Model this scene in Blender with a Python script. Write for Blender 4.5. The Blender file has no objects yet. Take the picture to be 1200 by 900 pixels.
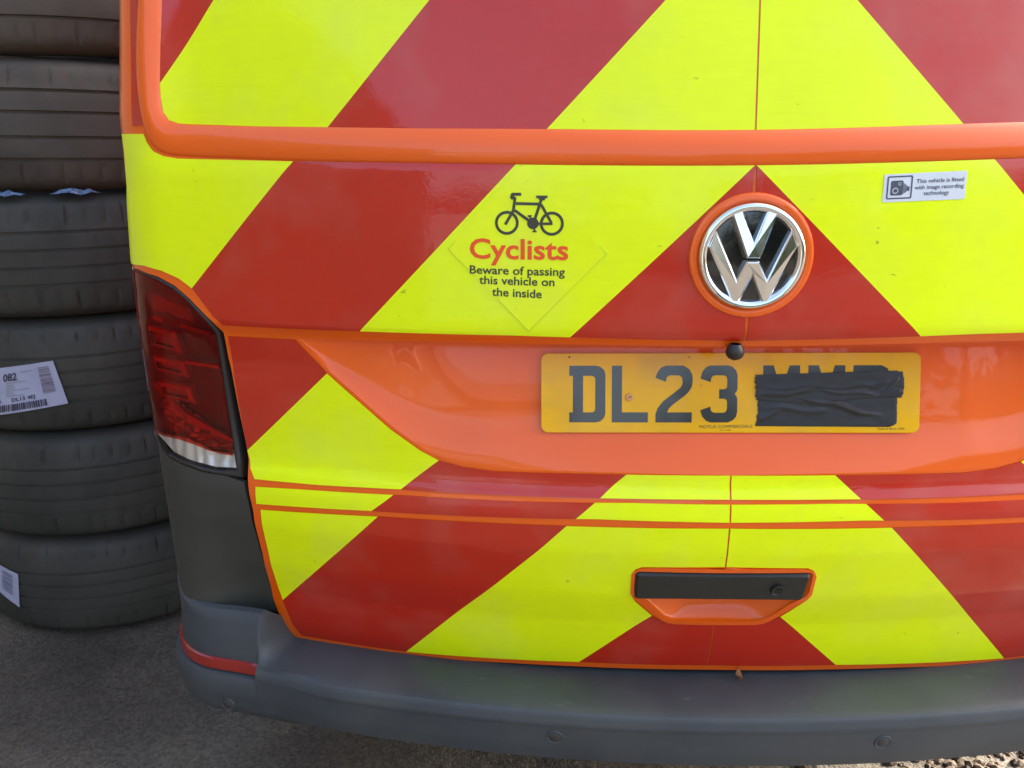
import bpy, bmesh, math, random, json
from mathutils import Vector, Matrix, noise
from mathutils.geometry import tessellate_polygon
random.seed(4)
sc = bpy.context.scene
COL = sc.collection
R = math.radians
# ------------------------------------------------------------------ camera
cd = bpy.data.cameras.new('camera'); cam = bpy.data.objects.new('camera', cd); COL.objects.link(cam); sc.camera = cam
yaw, pitch, roll = R(2.047), R(16.997), R(-.664)
F = Vector((-math.sin(yaw)*math.cos(pitch), math.cos(yaw)*math.cos(pitch), -math.sin(pitch)))
rt = F.cross(Vector((0,0,1))).normalized(); up = rt.cross(F)
r2 = rt*math.cos(roll)+up*math.sin(roll); u2 = up*math.cos(roll)-rt*math.sin(roll)
cam.matrix_world = Matrix(((r2.x,u2.x,-F.x,-.2638),(r2.y,u2.y,-F.y,-.9772),(r2.z,u2.z,-F.z,1.2459),(0,0,0,1)))
cd.sensor_fit = 'HORIZONTAL'; cd.sensor_width = 36; cd.lens = 900/1200*36; cd.clip_start = .01; cd.clip_end = 2000
cd.dof.use_dof = True; cd.dof.focus_distance = 1.1; cd.dof.aperture_fstop = 13
# ------------------------------------------------------------------ light
SUN_EL, SUN_AZ = R(28), R(24)          # azimuth: from +x turned towards +y
w = bpy.data.worlds.new('World'); sc.world = w; w.use_nodes = True
nt = w.node_tree; bg = nt.nodes['Background']; sky = nt.nodes.new('ShaderNodeTexSky')
sky.sky_type = 'NISHITA'; sky.sun_disc = False; sky.sun_elevation = SUN_EL; sky.sun_rotation = R(90)-SUN_AZ
sky.air_density = 1.0; sky.dust_density = 6.0; sky.ozone_density = 1.0
nt.links.new(sky.outputs[0], bg.inputs[0]); bg.inputs[1].default_value = .15
sl = bpy.data.lights.new('sun', 'SUN'); so = bpy.data.objects.new('sun', sl); COL.objects.link(so)
sl.energy = 3.0; sl.angle = R(.5); sl.color = (1, .93, .82)
sd = Vector((math.cos(SUN_EL)*math.cos(SUN_AZ), math.cos(SUN_EL)*math.sin(SUN_AZ), math.sin(SUN_EL)))
so.rotation_euler = sd.to_track_quat('Z', 'Y').to_euler(); so.location = (6, 2, 6)
sc.view_settings.view_transform = 'Standard'; sc.view_settings.look = 'None'; sc.view_settings.gamma = 1
sc.view_settings.exposure = 2.4
# ---- the curved rear of the van: u runs across it (0 = centre seam), z is height, off = metres outward ----
XC, RC = .79, .12
A0 = math.atan(.36*XC)
U_END = XC + RC*(math.pi/2 - A0)
PROF = [(.30,-.09),(.40,-.07),(.475,-.05),(.56,-.03),(.62,-.008),(.70,.010),(.755,.012),(.783,.006),(.795,-.002),(.83,-.004),(.95,-.002),(1.0,.006),(1.015,.018),(1.052,.015),(1.167,.006),(1.2227,0),(1.235,-.004),(1.2625,-.012),(1.40,-.035),(1.6,-.07),(1.95,-.16),(2.1,-.3)]
def lerp_table(t, z):
    if z <= t[0][0]: return t[0][1]
    for (a, b), (c, d) in zip(t, t[1:]):
        if z <= c: return b + (d-b)*(z-a)/(c-a)
    return t[-1][1]
def prof(z):
    return sum(lerp_table(PROF, z+k*.0025) for k in (-2,-1,0,1,2))/5
SIDE = [(.30,.01),(.5,.02),(.7,.020),(.9,.020),(1.0,.019),(1.1,.014),(1.2,.006),(1.3,.001),(1.5,-.028),(1.95,-.12),(2.1,-.2)]
def skin(u, z):
    k = min(max((abs(u)-.73)/.13, 0), 1); k = k*k*(3-2*k)
    return prof(z)*(1-k) + lerp_table(SIDE, z)*k
def S(u, z, off=0.0):
    s = -1 if u < 0 else 1
    a = abs(u)
    if a <= XC:
        x, y = a, .18*a*a
        t = math.atan(.36*a)
    elif a <= U_END:
        t = A0 + (a-XC)/RC
        x = XC + RC*(math.sin(t)-math.sin(A0)); y = .18*XC*XC + RC*(math.cos(A0)-math.cos(t))
    else:
        t = math.pi/2
        x = XC + RC*(1-math.sin(A0)); y = .18*XC*XC + RC*math.cos(A0) + (a-U_END)
    return (s*(x + off*math.sin(t)), y - off*math.cos(t), z)

# ------------------------------------------------------------------ traced outlines, as (u, z) in metres on that surface
T = json.loads('''{"glass_edge": [[-0.7783, 1.4404], [-0.7819, 1.389], [-0.7846, 1.34], [-0.7841, 1.318], [-0.7812, 1.2991], [-0.7735, 1.2879], [-0.758, 1.2832], [-0.642, 1.2778], [-0.4515, 1.2725], [-0.2549, 1.2685], [0.0026, 1.2623]],
"frame_outer": [[-0.8133, 1.4412], [-0.8194, 1.3769], [-0.8187, 1.3353], [-0.8133, 1.3075], [-0.8091, 1.2851], [-0.8024, 1.2648], [-0.7894, 1.2512], [-0.7705, 1.2442], [-0.6408, 1.2387], [-0.585, 1.2361], [-0.2911, 1.2295], [0.0006, 1.2237]],
"side_strip": [[-0.8464, 1.4434], [-0.8181, 1.4414], [-0.821, 1.3791], [-0.8219, 1.3354], [-0.8183, 1.2819], [-0.8536, 1.2805]],
"upper": [[-0.8656, 1.2728], [-0.8103, 1.2717], [-0.8054, 1.2604], [-0.7961, 1.249], [-0.7806, 1.2421], [-0.7576, 1.2385], [-0.5849, 1.2339], [-0.291, 1.2274], [0.0007, 1.2227], [0.0014, 1.0088], [-0.1431, 1.011], [-0.2907, 1.0136], [-0.5005, 1.013], [-0.6034, 1.0121], [-0.706, 1.0119], [-0.7191, 1.0252], [-0.7487, 1.0624], [-0.7694, 1.0761], [-0.7959, 1.086], [-0.827, 1.0913], [-0.934, 1.0862], [-0.8993, 1.1354], [-0.8692, 1.1988], [-0.8621, 1.2461]],
"recess_low": [[-0.5978, 0.9955], [-0.5606, 0.9497], [-0.5191, 0.9127], [-0.4715, 0.8705], [-0.4293, 0.8406], [-0.4037, 0.8278], [-0.3681, 0.8184], [-0.3254, 0.8157], [-0.2532, 0.8165], [-0.1354, 0.8166], [-0.0015, 0.8147]],
"recess_top": [[-0.5978, 0.9955], [-0.4128, 0.9999], [-0.2527, 1.0008], [-0.1204, 1.0003], [0.0027, 0.9993]],
"mid": [[-0.7074, 0.9933], [-0.6033, 0.9939], [-0.5637, 0.9457], [-0.522, 0.9086], [-0.4743, 0.8664], [-0.432, 0.8365], [-0.4063, 0.8238], [-0.3706, 0.8157], [-0.3254, 0.8118], [-0.2532, 0.8127], [-0.1353, 0.8141], [-0.0027, 0.8147], [-0.0036, 0.7828], [-0.1348, 0.7821], [-0.2762, 0.7807], [-0.4028, 0.7796], [-0.4605, 0.7793], [-0.5118, 0.7778], [-0.5845, 0.7753], [-0.6898, 0.7739], [-0.6988, 0.7887], [-0.7046, 0.8179], [-0.7083, 0.879], [-0.7107, 0.9321]],
"band": [[-0.6881, 0.7625], [-0.6183, 0.7659], [-0.4604, 0.7708], [-0.3, 0.7724], [-0.1347, 0.7764], [-0.0047, 0.7761], [-0.004, 0.751], [-0.181, 0.7523], [-0.3484, 0.7472], [-0.5124, 0.743], [-0.6895, 0.7344]],
"low": [[-0.6837, 0.725], [-0.4936, 0.7351], [-0.3487, 0.7376], [-0.2221, 0.7397], [-0.0056, 0.7417], [0.0003, 0.6782], [-0.1167, 0.6754], [-0.126, 0.6703], [-0.1301, 0.6558], [-0.1284, 0.6215], [-0.1227, 0.609], [-0.0938, 0.5759], [-0.0735, 0.563], [-0.0475, 0.5601], [-0.0001, 0.5611], [0.0051, 0.4728], [-0.2057, 0.4702], [-0.4927, 0.4572], [-0.6788, 0.4595], [-0.6893, 0.4815], [-0.6938, 0.5215], [-0.6956, 0.5629], [-0.6882, 0.6389]],
"skin_low": [[-0.8871, 1.0867], [-0.8442, 1.0836], [-0.8039, 1.0771], [-0.7775, 1.0649], [-0.7556, 1.0477], [-0.7208, 1.0151], [-0.7141, 0.9982], [-0.716, 0.9582], [-0.7112, 0.8787], [-0.703, 0.7883], [-0.6975, 0.7188], [-0.7007, 0.6368], [-0.7131, 0.5385], [-0.7104, 0.481], [-0.6978, 0.4427], [-0.4946, 0.4446], [-0.3129, 0.4512], [-0.2015, 0.4546], [0.007, 0.457]],
"lines": [[-0.703, 1.439], [-0.7835, 1.3367], [-0.4039, 1.4238], [-0.5396, 1.276], [-0.585, 1.235], [-0.7486, 1.0636], [-0.1128, 1.4143], [-0.2549, 1.2685], [-0.291, 1.2284], [-0.5002, 1.0143], [-0.5609, 0.9471], [-0.7003, 0.8183], [0.0006, 1.2257], [-0.2214, 1.0125], [-0.4038, 0.8252], [-0.4605, 0.7793], [-0.4962, 0.7348], [-0.7051, 0.5268], [-0.1412, 0.8152], [-0.2221, 0.7411], [-0.493, 0.4551], [-0.0976, 0.5757], [-0.2057, 0.4682]],
"right": [[0.132, 1.4104], [0.2607, 1.2624], [0.015, 1.2225], [0.2244, 1.0107], [0.3063, 1.2262], [0.3325, 1.2017], [0.1681, 0.8142], [0.1988, 0.7485], [0.2176, 0.7425], [0.5073, 0.4622], [0.103, 0.5783], [0.2143, 0.4725], [-0.0073, 0.8146], [0.0003, 0.6782], [0.0051, 0.4728]],
"handle": [[-0.1292, 0.6622], [-0.1213, 0.6721], [-0.107, 0.6742], [0.0007, 0.675], [0.109, 0.673], [0.1199, 0.6665], [0.126, 0.6536], [0.1264, 0.6193], [0.116, 0.6048], [0.0858, 0.5689], [0.0654, 0.5613], [-0.0605, 0.5616], [-0.0804, 0.5686], [-0.1216, 0.6109], [-0.1286, 0.6249]],
"handle_bar": [[-0.127, 0.6655], [-0.1187, 0.669], [0.1138, 0.6666], [0.1165, 0.6586], [0.1179, 0.6246], [0.1143, 0.6178], [-0.1184, 0.6202], [-0.1249, 0.625]],
"pocket": [[-0.106, 0.619], [0.1046, 0.6162], [0.0774, 0.5787], [0.064, 0.5691], [-0.0549, 0.5695], [-0.075, 0.5786]],
"lens": [[-0.865, 1.0828], [-0.8402, 1.0778], [-0.812, 1.0729], [-0.7849, 1.061], [-0.7614, 1.045], [-0.7339, 1.017], [-0.7284, 0.9973], [-0.732, 0.9503], [-0.7316, 0.8769], [-0.7296, 0.8153], [-0.722, 0.7819], [-0.7533, 0.7803], [-0.7769, 0.7839], [-0.8105, 0.7919], [-0.8366, 0.7984], [-0.8589, 0.8076]],
"seal": [[-0.9011, 1.0813], [-0.8392, 1.0828], [-0.8041, 1.0759], [-0.7776, 1.0637], [-0.7557, 1.0464], [-0.725, 1.0149], [-0.7213, 0.9978], [-0.7248, 0.9508], [-0.7228, 0.8777], [-0.7199, 0.8095], [-0.7099, 0.7731], [-0.7532, 0.7739], [-0.7766, 0.7775], [-0.8104, 0.784], [-0.838, 0.7896], [-0.8676, 0.79]],
"white": [[-0.8582, 0.828], [-0.8249, 0.8277], [-0.8044, 0.8259], [-0.7864, 0.8182], [-0.7686, 0.806], [-0.7337, 0.8026], [-0.7265, 0.7827], [-0.7604, 0.7823], [-0.7811, 0.7862], [-0.8221, 0.7944], [-0.8443, 0.8007]],
"pillar": [[-0.8744, 0.7716], [-0.8145, 0.7778], [-0.7796, 0.7717], [-0.746, 0.7677], [-0.711, 0.7688], [-0.7057, 0.7304], [-0.7048, 0.6763], [-0.7132, 0.6043], [-0.7354, 0.5004], [-0.7589, 0.4972], [-0.7825, 0.5064], [-0.8141, 0.527], [-0.8346, 0.5384], [-0.8584, 0.5515]],
"bumper_top": [[-0.8536, 0.5497], [-0.8113, 0.5275], [-0.7761, 0.5001], [-0.7372, 0.4895], [-0.7347, 0.5054], [-0.7123, 0.4499], [-0.6978, 0.4427]],
"icons": [[0.0013, 1.1159], [-0.0025, 1.1816], [-0.0635, 1.1162], [0.0662, 1.1153], [0.0051, 1.0502]],
"text_cyc": [[-0.3498, 1.1132], [-0.2248, 1.1119], [-0.3473, 1.139]],
"text_1": [[-0.35, 1.0936], [-0.2288, 1.0916], [-0.3499, 1.1045]],
"text_2": [[-0.3379, 1.0807], [-0.2416, 1.0786], [-0.3378, 1.0916]],
"text_3": [[-0.3214, 1.0656], [-0.2577, 1.0632], [-0.3213, 1.0766]],
"bike": [[-0.3022, 1.1572], [-0.2873, 1.1572], [-0.3022, 1.1716], [-0.2458, 1.1562], [-0.2309, 1.1562], [-0.2693, 1.1566]],
"diamond": [[-0.3785, 1.1237], [-0.2836, 1.2284], [-0.176, 1.1195], [-0.2739, 1.02]],
"sticker": [[0.1558, 1.2115], [0.258, 1.215], [0.2573, 1.1816], [0.1555, 1.1789]],
"bumps": [[-0.2594, 0.2831], [0.3125, 0.283], [-0.8398, 0.3282], [0.0555, 0.4513], [0.0763, 0.6367], [-0.0125, 0.9908]]}''')
def interp(pl, u):
    pl = sorted(pl)
    if u <= pl[0][0]: return pl[0][1]
    for a, b in zip(pl, pl[1:]):
        if u <= b[0]: return a[1]+(b[1]-a[1])*(u-a[0])/max(1e-9, b[0]-a[0])
    return pl[-1][1]
def crown(pl):          # the trim lines run smoothly over the centre instead of meeting in a point
    head = [p for p in pl if p[0] <= -.42]; tail = [p for p in pl if p[0] > -.60]
    return head + [(-u, sum(interp(tail, -abs(-u+.14*k/6)) for k in range(-6, 7))/13) for u in (.40,.36,.32,.28,.24,.20,.16,.12,.08,.04,0)]
T['glass_edge'] = crown(T['glass_edge']); T['frame_outer'] = crown(T['frame_outer'])
i_ = next(i for i, p in enumerate(T['upper']) if abs(p[0]) < .01)
T['upper'] = T['upper'][:6] + crown(T['upper'][6:i_+1]) + T['upper'][i_+1:]
# ------------------------------------------------------------------ materials
def mat(name, col, rough=.5, metal=0, coat=0, coat_rough=.05, spec=.5, var=0, var_scale=8, rvar=0, bump=0, bump_scale=200, dirt=None, dirt_scale=3, dirt_amt=.3, detail=6, sheen=0, specks=None):
    m = bpy.data.materials.new(name); m.use_nodes = True; n = m.node_tree; b = n.nodes['Principled BSDF']
    b.inputs['Base Color'].default_value = (*col, 1); b.inputs['Roughness'].default_value = rough; b.inputs['Metallic'].default_value = metal
    b.inputs['Coat Weight'].default_value = coat; b.inputs['Coat Roughness'].default_value = coat_rough; b.inputs['Specular IOR Level'].default_value = spec
    tc = n.nodes.new('ShaderNodeTexCoord')
    def nz(scale, det=detail, vec=None):
        t = n.nodes.new('ShaderNodeTexNoise'); t.inputs['Scale'].default_value = scale; t.inputs['Detail'].default_value = det
        n.links.new(vec or tc.outputs['Object'], t.inputs['Vector']); return t
    if var or dirt:
        t = nz(var_scale); mx = n.nodes.new('ShaderNodeMix'); mx.data_type = 'RGBA'
        mr = n.nodes.new('ShaderNodeMapRange'); mr.inputs[1].default_value = .3; mr.inputs[2].default_value = .7
        n.links.new(t.outputs[0], mr.inputs[0]); n.links.new(mr.outputs[0], mx.inputs[0])
        mx.inputs[6].default_value = (*[c*(1-var) for c in col], 1); mx.inputs[7].default_value = (*[min(1, c*(1+var)) for c in col], 1)
        last = mx.outputs[2]
        if dirt:
            t2 = nz(dirt_scale, 10); m2 = n.nodes.new('ShaderNodeMix'); m2.data_type = 'RGBA'
            mr2 = n.nodes.new('ShaderNodeMapRange'); mr2.inputs[1].default_value = .48; mr2.inputs[2].default_value = .75; mr2.inputs[4].default_value = dirt_amt
            n.links.new(t2.outputs[0], mr2.inputs[0]); n.links.new(mr2.outputs[0], m2.inputs[0])
            n.links.new(last, m2.inputs[6]); m2.inputs[7].default_value = (*dirt, 1); last = m2.outputs[2]
        if specks:
            scl, thr, colr, stretch = specks
            mp = n.nodes.new('ShaderNodeMapping'); mp.inputs['Scale'].default_value = stretch; n.links.new(tc.outputs['Object'], mp.inputs['Vector'])
            t3 = nz(scl, 3, mp.outputs[0]); m3 = n.nodes.new('ShaderNodeMix'); m3.data_type = 'RGBA'; r3 = n.nodes.new('ShaderNodeMapRange')
            r3.inputs[1].default_value = thr; r3.inputs[2].default_value = thr+.05; r3.inputs[4].default_value = .55
            n.links.new(t3.outputs[0], r3.inputs[0]); n.links.new(r3.outputs[0], m3.inputs[0]); n.links.new(last, m3.inputs[6]); m3.inputs[7].default_value = (*colr, 1); last = m3.outputs[2]
        n.links.new(last, b.inputs['Base Color'])
    if rvar:
        t = nz(var_scale*2.3); mr = n.nodes.new('ShaderNodeMapRange'); mr.inputs[1].default_value = .3; mr.inputs[2].default_value = .7
        mr.inputs[3].default_value = max(0, rough-rvar); mr.inputs[4].default_value = rough+rvar
        n.links.new(t.outputs[0], mr.inputs[0]); n.links.new(mr.outputs[0], b.inputs['Roughness'])
    if bump:
        t = nz(bump_scale, 3); bp = n.nodes.new('ShaderNodeBump'); bp.inputs['Strength'].default_value = 1; bp.inputs['Distance'].default_value = bump
        n.links.new(t.outputs[0], bp.inputs['Height']); n.links.new(bp.outputs[0], b.inputs['Normal'])
    return m
def vinyl(name, col, var, rough):
    # reflective film: fine prism cells give a faint weave, dust streaks lift it slightly
    m = mat(name, col, rough, coat=(.3 if 'yellow' in name else .75), coat_rough=.03, spec=.2, specks=(70,.735,(.10,.08,.03),(1,1,1.6)), var=var, var_scale=5, dirt=(.45, .42, .33), dirt_scale=9, dirt_amt=.10)
    n = m.node_tree; b = n.nodes['Principled BSDF']; tc = n.nodes.new('ShaderNodeTexCoord')
    src = b.inputs['Base Color'].links[0].from_socket
    v = n.nodes.new('ShaderNodeTexNoise'); v.inputs['Scale'].default_value = 55
    wv = n.nodes.new('ShaderNodeTexNoise'); mp = n.nodes.new('ShaderNodeMapping'); mp.inputs['Scale'].default_value = (14, 14, 330)
    n.links.new(tc.outputs['Object'], v.inputs['Vector']); n.links.new(tc.outputs['Object'], mp.inputs['Vector']); n.links.new(mp.outputs[0], wv.inputs['Vector']); wv.inputs['Scale'].default_value = 1
    ad = n.nodes.new('ShaderNodeMath'); ad.operation = 'ADD'; n.links.new(v.outputs[0], ad.inputs[0]); n.links.new(wv.outputs[0], ad.inputs[1])
    mr = n.nodes.new('ShaderNodeMapRange'); mr.inputs[1].default_value = .7; mr.inputs[2].default_value = 1.3; mr.inputs[3].default_value = .98; mr.inputs[4].default_value = 1.015
    n.links.new(ad.outputs[0], mr.inputs[0])
    hs = n.nodes.new('ShaderNodeHueSaturation'); n.links.new(mr.outputs[0], hs.inputs['Value']); n.links.new(src, hs.inputs['Color']); n.links.new(hs.outputs[0], b.inputs['Base Color'])
    t = n.nodes.new('ShaderNodeTexNoise'); t.inputs['Scale'].default_value = 260; n.links.new(tc.outputs['Object'], t.inputs['Vector'])
    t2 = n.nodes.new('ShaderNodeTexNoise'); t2.inputs['Scale'].default_value = 22; n.links.new(tc.outputs['Object'], t2.inputs['Vector'])
    bp = n.nodes.new('ShaderNodeBump'); bp.inputs['Distance'].default_value = .00006; n.links.new(t.outputs[0], bp.inputs['Height'])
    bp2 = n.nodes.new('ShaderNodeBump'); bp2.inputs['Distance'].default_value = .0003; n.links.new(t2.outputs[0], bp2.inputs['Height']); n.links.new(bp.outputs[0], bp2.inputs['Normal'])
    n.links.new(bp2.outputs[0], b.inputs['Normal']); n.links.new(bp2.outputs[0], b.inputs['Coat Normal'])
    return m
M = {}
M['orange'] = mat('orange_paint', (.84,.120,.003), .35, coat=.55, spec=.3, coat_rough=.03, var=.04, var_scale=4, rvar=.05)
M['yellow'] = vinyl('fluorescent_yellow_film', (.80,.97,.0), .03, .5)
M['yellow2'] = vinyl('yellow_sticker_film', (.82,.97,.0), .03, .45)
M['red'] = vinyl('red_reflective_film', (.50,.018,.003), .05, .45)
M['plastic'] = mat('dark_grey_plastic', (.046,.055,.062), .6, spec=.5, var=.18, var_scale=6, rvar=.09, bump=.00012, bump_scale=900, dirt=(.10,.10,.085), dirt_scale=7, dirt_amt=.35, specks=(38,.675,(.10,.105,.11),(1,3,6)))
M['plastic2'] = mat('pillar_plastic', (.040,.042,.034), .6, var=.12, var_scale=5, rvar=.06, bump=.0001, bump_scale=900, dirt=(.07,.07,.055), dirt_scale=6, dirt_amt=.25)
M['black'] = mat('black_inner', (.012,.012,.012), .7)
M['seal'] = mat('rubber_seal', (.02,.018,.018), .45)
M['gloss_black'] = mat('gloss_black', (.006,.006,.007), .12, coat=1, coat_rough=.05)
M['handle'] = mat('handle_plastic', (.016,.018,.015), .5, var=.1, var_scale=12, rvar=.06, bump=.00006, bump_scale=1200)
M['chrome'] = mat('chrome', (.80,.81,.82), .10, metal=1, rvar=.03, var_scale=60)
M['plate'] = mat('plate_yellow', (.84,.45,.0), .4, spec=.25, coat=.35, coat_rough=.06, var=.05, var_scale=10, dirt=(.35,.25,.12), dirt_scale=12, dirt_amt=.3)
M['char'] = mat('plate_black', (.016,.015,.012), .35, coat=1, coat_rough=.07, var=.1)
M['ink'] = mat('dark_print', (.035,.04,.02), .4)
M['ink2'] = mat('blue_grey_print', (.06,.07,.10), .5)
M['grey_print'] = mat('grey_print', (.28,.30,.36), .6)
M['redprint'] = mat('orange_red_print', (.85,.085,.005), .5)
M['white'] = mat('white_sticker', (.66,.71,.76), .45, var=.03)
M['brass'] = mat('plastic_screw', (.72,.38,.12), .4, var=.15, var_scale=80)
M['tape'] = mat('black_tape', (.016,.017,.018), .45, var=.15, var_scale=50, rvar=.06, spec=.5)
M['reflector'] = mat('red_reflector', (.30,.012,.008), .25, coat=1, bump=.0004, bump_scale=500)
M['alloy'] = mat('silver_rim', (.45,.45,.46), .3, metal=.9)
M['twig'] = mat('dry_leaf', (.22,.09,.03), .8, var=.3, var_scale=90)
M['label'] = mat('paper_label', (.42,.45,.60), .55, var=.05, var_scale=14, dirt=(.4,.4,.45), dirt_scale=30, dirt_amt=.25)
M['labelgrey'] = mat('label_print', (.20,.17,.24), .6, var=.25, var_scale=120)
M['labelink'] = mat('label_black', (.05,.04,.07), .6)
M['plasticwrap'] = mat('plastic_wrap', (.10,.17,.30), .3, coat=1)
def glassy(name, tint, clear=.9):
    m = bpy.data.materials.new(name); m.use_nodes = True; n = m.node_tree; n.nodes.remove(n.nodes['Principled BSDF'])
    o = n.nodes['Material Output']; tr = n.nodes.new('ShaderNodeBsdfTransparent'); tr.inputs[0].default_value = (*tint, 1)
    g = n.nodes.new('ShaderNodeBsdfGlossy'); g.inputs['Roughness'].default_value = .04
    fr = n.nodes.new('ShaderNodeFresnel'); fr.inputs[0].default_value = 1.36; mx = n.nodes.new('ShaderNodeMixShader')
    n.links.new(fr.outputs[0], mx.inputs[0]); n.links.new(tr.outputs[0], mx.inputs[1]); n.links.new(g.outputs[0], mx.inputs[2]); n.links.new(mx.outputs[0], o.inputs[0])
    return m
M['redlens'] = glassy('red_lens', (.74,.085,.06)); M['clearlens'] = glassy('clear_lens', (.9,.9,.88))
M['lamp_dark'] = mat('lamp_inner_dark', (.26,.09,.065), .5, var=.2, var_scale=40)
M['lamp_red'] = mat('lamp_inner_red', (.75,.10,.07), .25, metal=.3, coat=1)
M['lamp_mid'] = mat('lamp_inner_mid', (.52,.13,.10), .35, coat=.5)
M['lamp_mirror'] = mat('lamp_reflector', (.60,.58,.56), .35, metal=.7, bump=.001, bump_scale=60)
def rubber():
    m = mat('tyre_rubber', (.042,.043,.035), .7, var=.25, var_scale=5, rvar=.1, bump=.0003, bump_scale=260, dirt=(.075,.068,.052), dirt_scale=4, dirt_amt=.45)
    return m
M['rubber'] = rubber()
M['rubber_dusty'] = mat('dusty_tyre_rubber', (.075,.066,.052), .78, var=.3, var_scale=6, rvar=.1, bump=.0005, bump_scale=120, dirt=(.11,.088,.062), dirt_scale=5, dirt_amt=.5)
def asphalt():
    m = mat('worn_asphalt', (.075,.064,.050), .88, var=.45, var_scale=1.7, rvar=.1, dirt=(.13,.105,.075), dirt_scale=5, dirt_amt=.6)
    n = m.node_tree; b = n.nodes['Principled BSDF']; tc = n.nodes.new('ShaderNodeTexCoord')
    src = b.inputs['Base Color'].links[0].from_socket
    v = n.nodes.new('ShaderNodeTexVoronoi'); v.inputs['Scale'].default_value = 170; n.links.new(tc.outputs['Object'], v.inputs['Vector'])
    sx = n.nodes.new('ShaderNodeSeparateColor'); n.links.new(v.outputs['Color'], sx.inputs[0])
    mr = n.nodes.new('ShaderNodeMapRange'); mr.inputs[3].default_value = .65; mr.inputs[4].default_value = 1.4; n.links.new(sx.outputs[0], mr.inputs[0])
    hs = n.nodes.new('ShaderNodeHueSaturation'); n.links.new(mr.outputs[0], hs.inputs['Value']); n.links.new(src, hs.inputs['Color']); n.links.new(hs.outputs[0], b.inputs['Base Color'])
    bp = n.nodes.new('ShaderNodeBump'); bp.inputs['Distance'].default_value = .0016; bp.invert = True; n.links.new(v.outputs['Distance'], bp.inputs['Height'])
    t = n.nodes.new('ShaderNodeTexNoise'); t.inputs['Scale'].default_value = 9; t.inputs['Detail'].default_value = 8; n.links.new(tc.outputs['Object'], t.inputs['Vector'])
    bp2 = n.nodes.new('ShaderNodeBump'); bp2.inputs['Distance'].default_value = .02; n.links.new(t.outputs[0], bp2.inputs['Height']); n.links.new(bp.outputs[0], bp2.inputs['Normal'])
    n.links.new(bp2.outputs[0], b.inputs['Normal']); return m
M['asphalt'] = asphalt()
M['stone'] = mat('gravel_stone', (.085,.060,.040), .88, var=.5, var_scale=14, bump=.001, bump_scale=90)
M['brick'] = mat('workshop_wall', (.30,.20,.14), .85, var=.2, var_scale=1.5, dirt=(.16,.13,.11), dirt_scale=.6, dirt_amt=.6)
M['board'] = mat('dark_screen_board', (.032,.025,.018), .8, var=.3, var_scale=3)  # boards of the added wall, dark so they mirror dimly in the van
M['roofing'] = mat('grey_roofing', (.12,.12,.13), .8, var=.2)
M['window'] = mat('window_glass', (.02,.025,.03), .08, coat=1)
M['frame'] = mat('white_frame', (.7,.7,.7), .5)
M['door'] = mat('roller_door', (.30,.34,.38), .5, var=.1)
M['leaf'] = mat('foliage', (.055,.085,.025), .6, var=.4, var_scale=2)
M['bark'] = mat('bark', (.09,.065,.045), .9, var=.3)
# ------------------------------------------------------------------ mesh helpers
def link(name, me, m, parent=None, smooth=False, **kw):
    o = bpy.data.objects.new(name, me); COL.objects.link(o)
    if m: me.materials.append(M[m] if isinstance(m, str) else m)
    if smooth: me.shade_smooth() if hasattr(me, 'shade_smooth') else me.polygons.foreach_set('use_smooth', [True]*len(me.polygons))
    if parent: o.parent = parent
    for k, v in kw.items(): o[k] = v
    return o
def from_data(name, vs, fs, m, parent=None, smooth=False, sharp=None, **kw):
    me = bpy.data.meshes.new(name); me.from_pydata([tuple(v) for v in vs], [], fs); me.update()
    o = link(name, me, m, parent, smooth, **kw)
    if sharp: me.set_sharp_from_angle(angle=R(sharp))
    return o
def tag(o, label, cat, group=None):
    o['label'] = label; o['category'] = cat
    if group: o['group'] = group
    return o
def empty(name, loc=(0,0,0), rz=0):
    o = bpy.data.objects.new(name, None); COL.objects.link(o); o.location = loc; o.rotation_euler = (0,0,rz); o.empty_display_size = .1; return o
DBG = 0
def cuts_u():
    return [i*.03 for i in range(-24, 25)] + [s*(.73+i*.0125) for s in (-1,1) for i in range(18)]
CZ = [.30+i*.0125 for i in range(80)] + [1.3+i*.04 for i in range(18)]
def flat_bm(poly, us=True, extra_cuts=()):
    bm = bmesh.new(); a = sum(poly[i-1][0]*poly[i][1]-poly[i][0]*poly[i-1][1] for i in range(len(poly)))/2
    if a < 0: poly = poly[::-1]
    pts, tris = tess(poly); vs = [bm.verts.new(p) for p in pts]
    for t in tris: bm.faces.new([vs[i] for i in t])
    if DBG: print('area', round(abs(a), 5), round(sum(f.calc_area() for f in bm.faces), 5))
    for co, no in extra_cuts:
        bmesh.ops.bisect_plane(bm, geom=bm.verts[:]+bm.edges[:]+bm.faces[:], plane_co=co, plane_no=no, dist=1e-6)
    return bm
def grid_cut(bm, step=1):
    x0 = min(v.co.x for v in bm.verts); x1 = max(v.co.x for v in bm.verts); y0 = min(v.co.y for v in bm.verts); y1 = max(v.co.y for v in bm.verts)
    for c in cuts_u():
        if x0 < c < x1: bmesh.ops.bisect_plane(bm, geom=bm.verts[:]+bm.edges[:]+bm.faces[:], plane_co=(c,0,0), plane_no=(1,0,0), dist=1e-6)
    for c in CZ:
        if y0 < c < y1: bmesh.ops.bisect_plane(bm, geom=bm.verts[:]+bm.edges[:]+bm.faces[:], plane_co=(0,c,0), plane_no=(0,1,0), dist=1e-6)
    bmesh.ops.remove_doubles(bm, verts=bm.verts[:], dist=2e-5)
    bmesh.ops.dissolve_degenerate(bm, dist=1e-5, edges=bm.edges[:])
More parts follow.
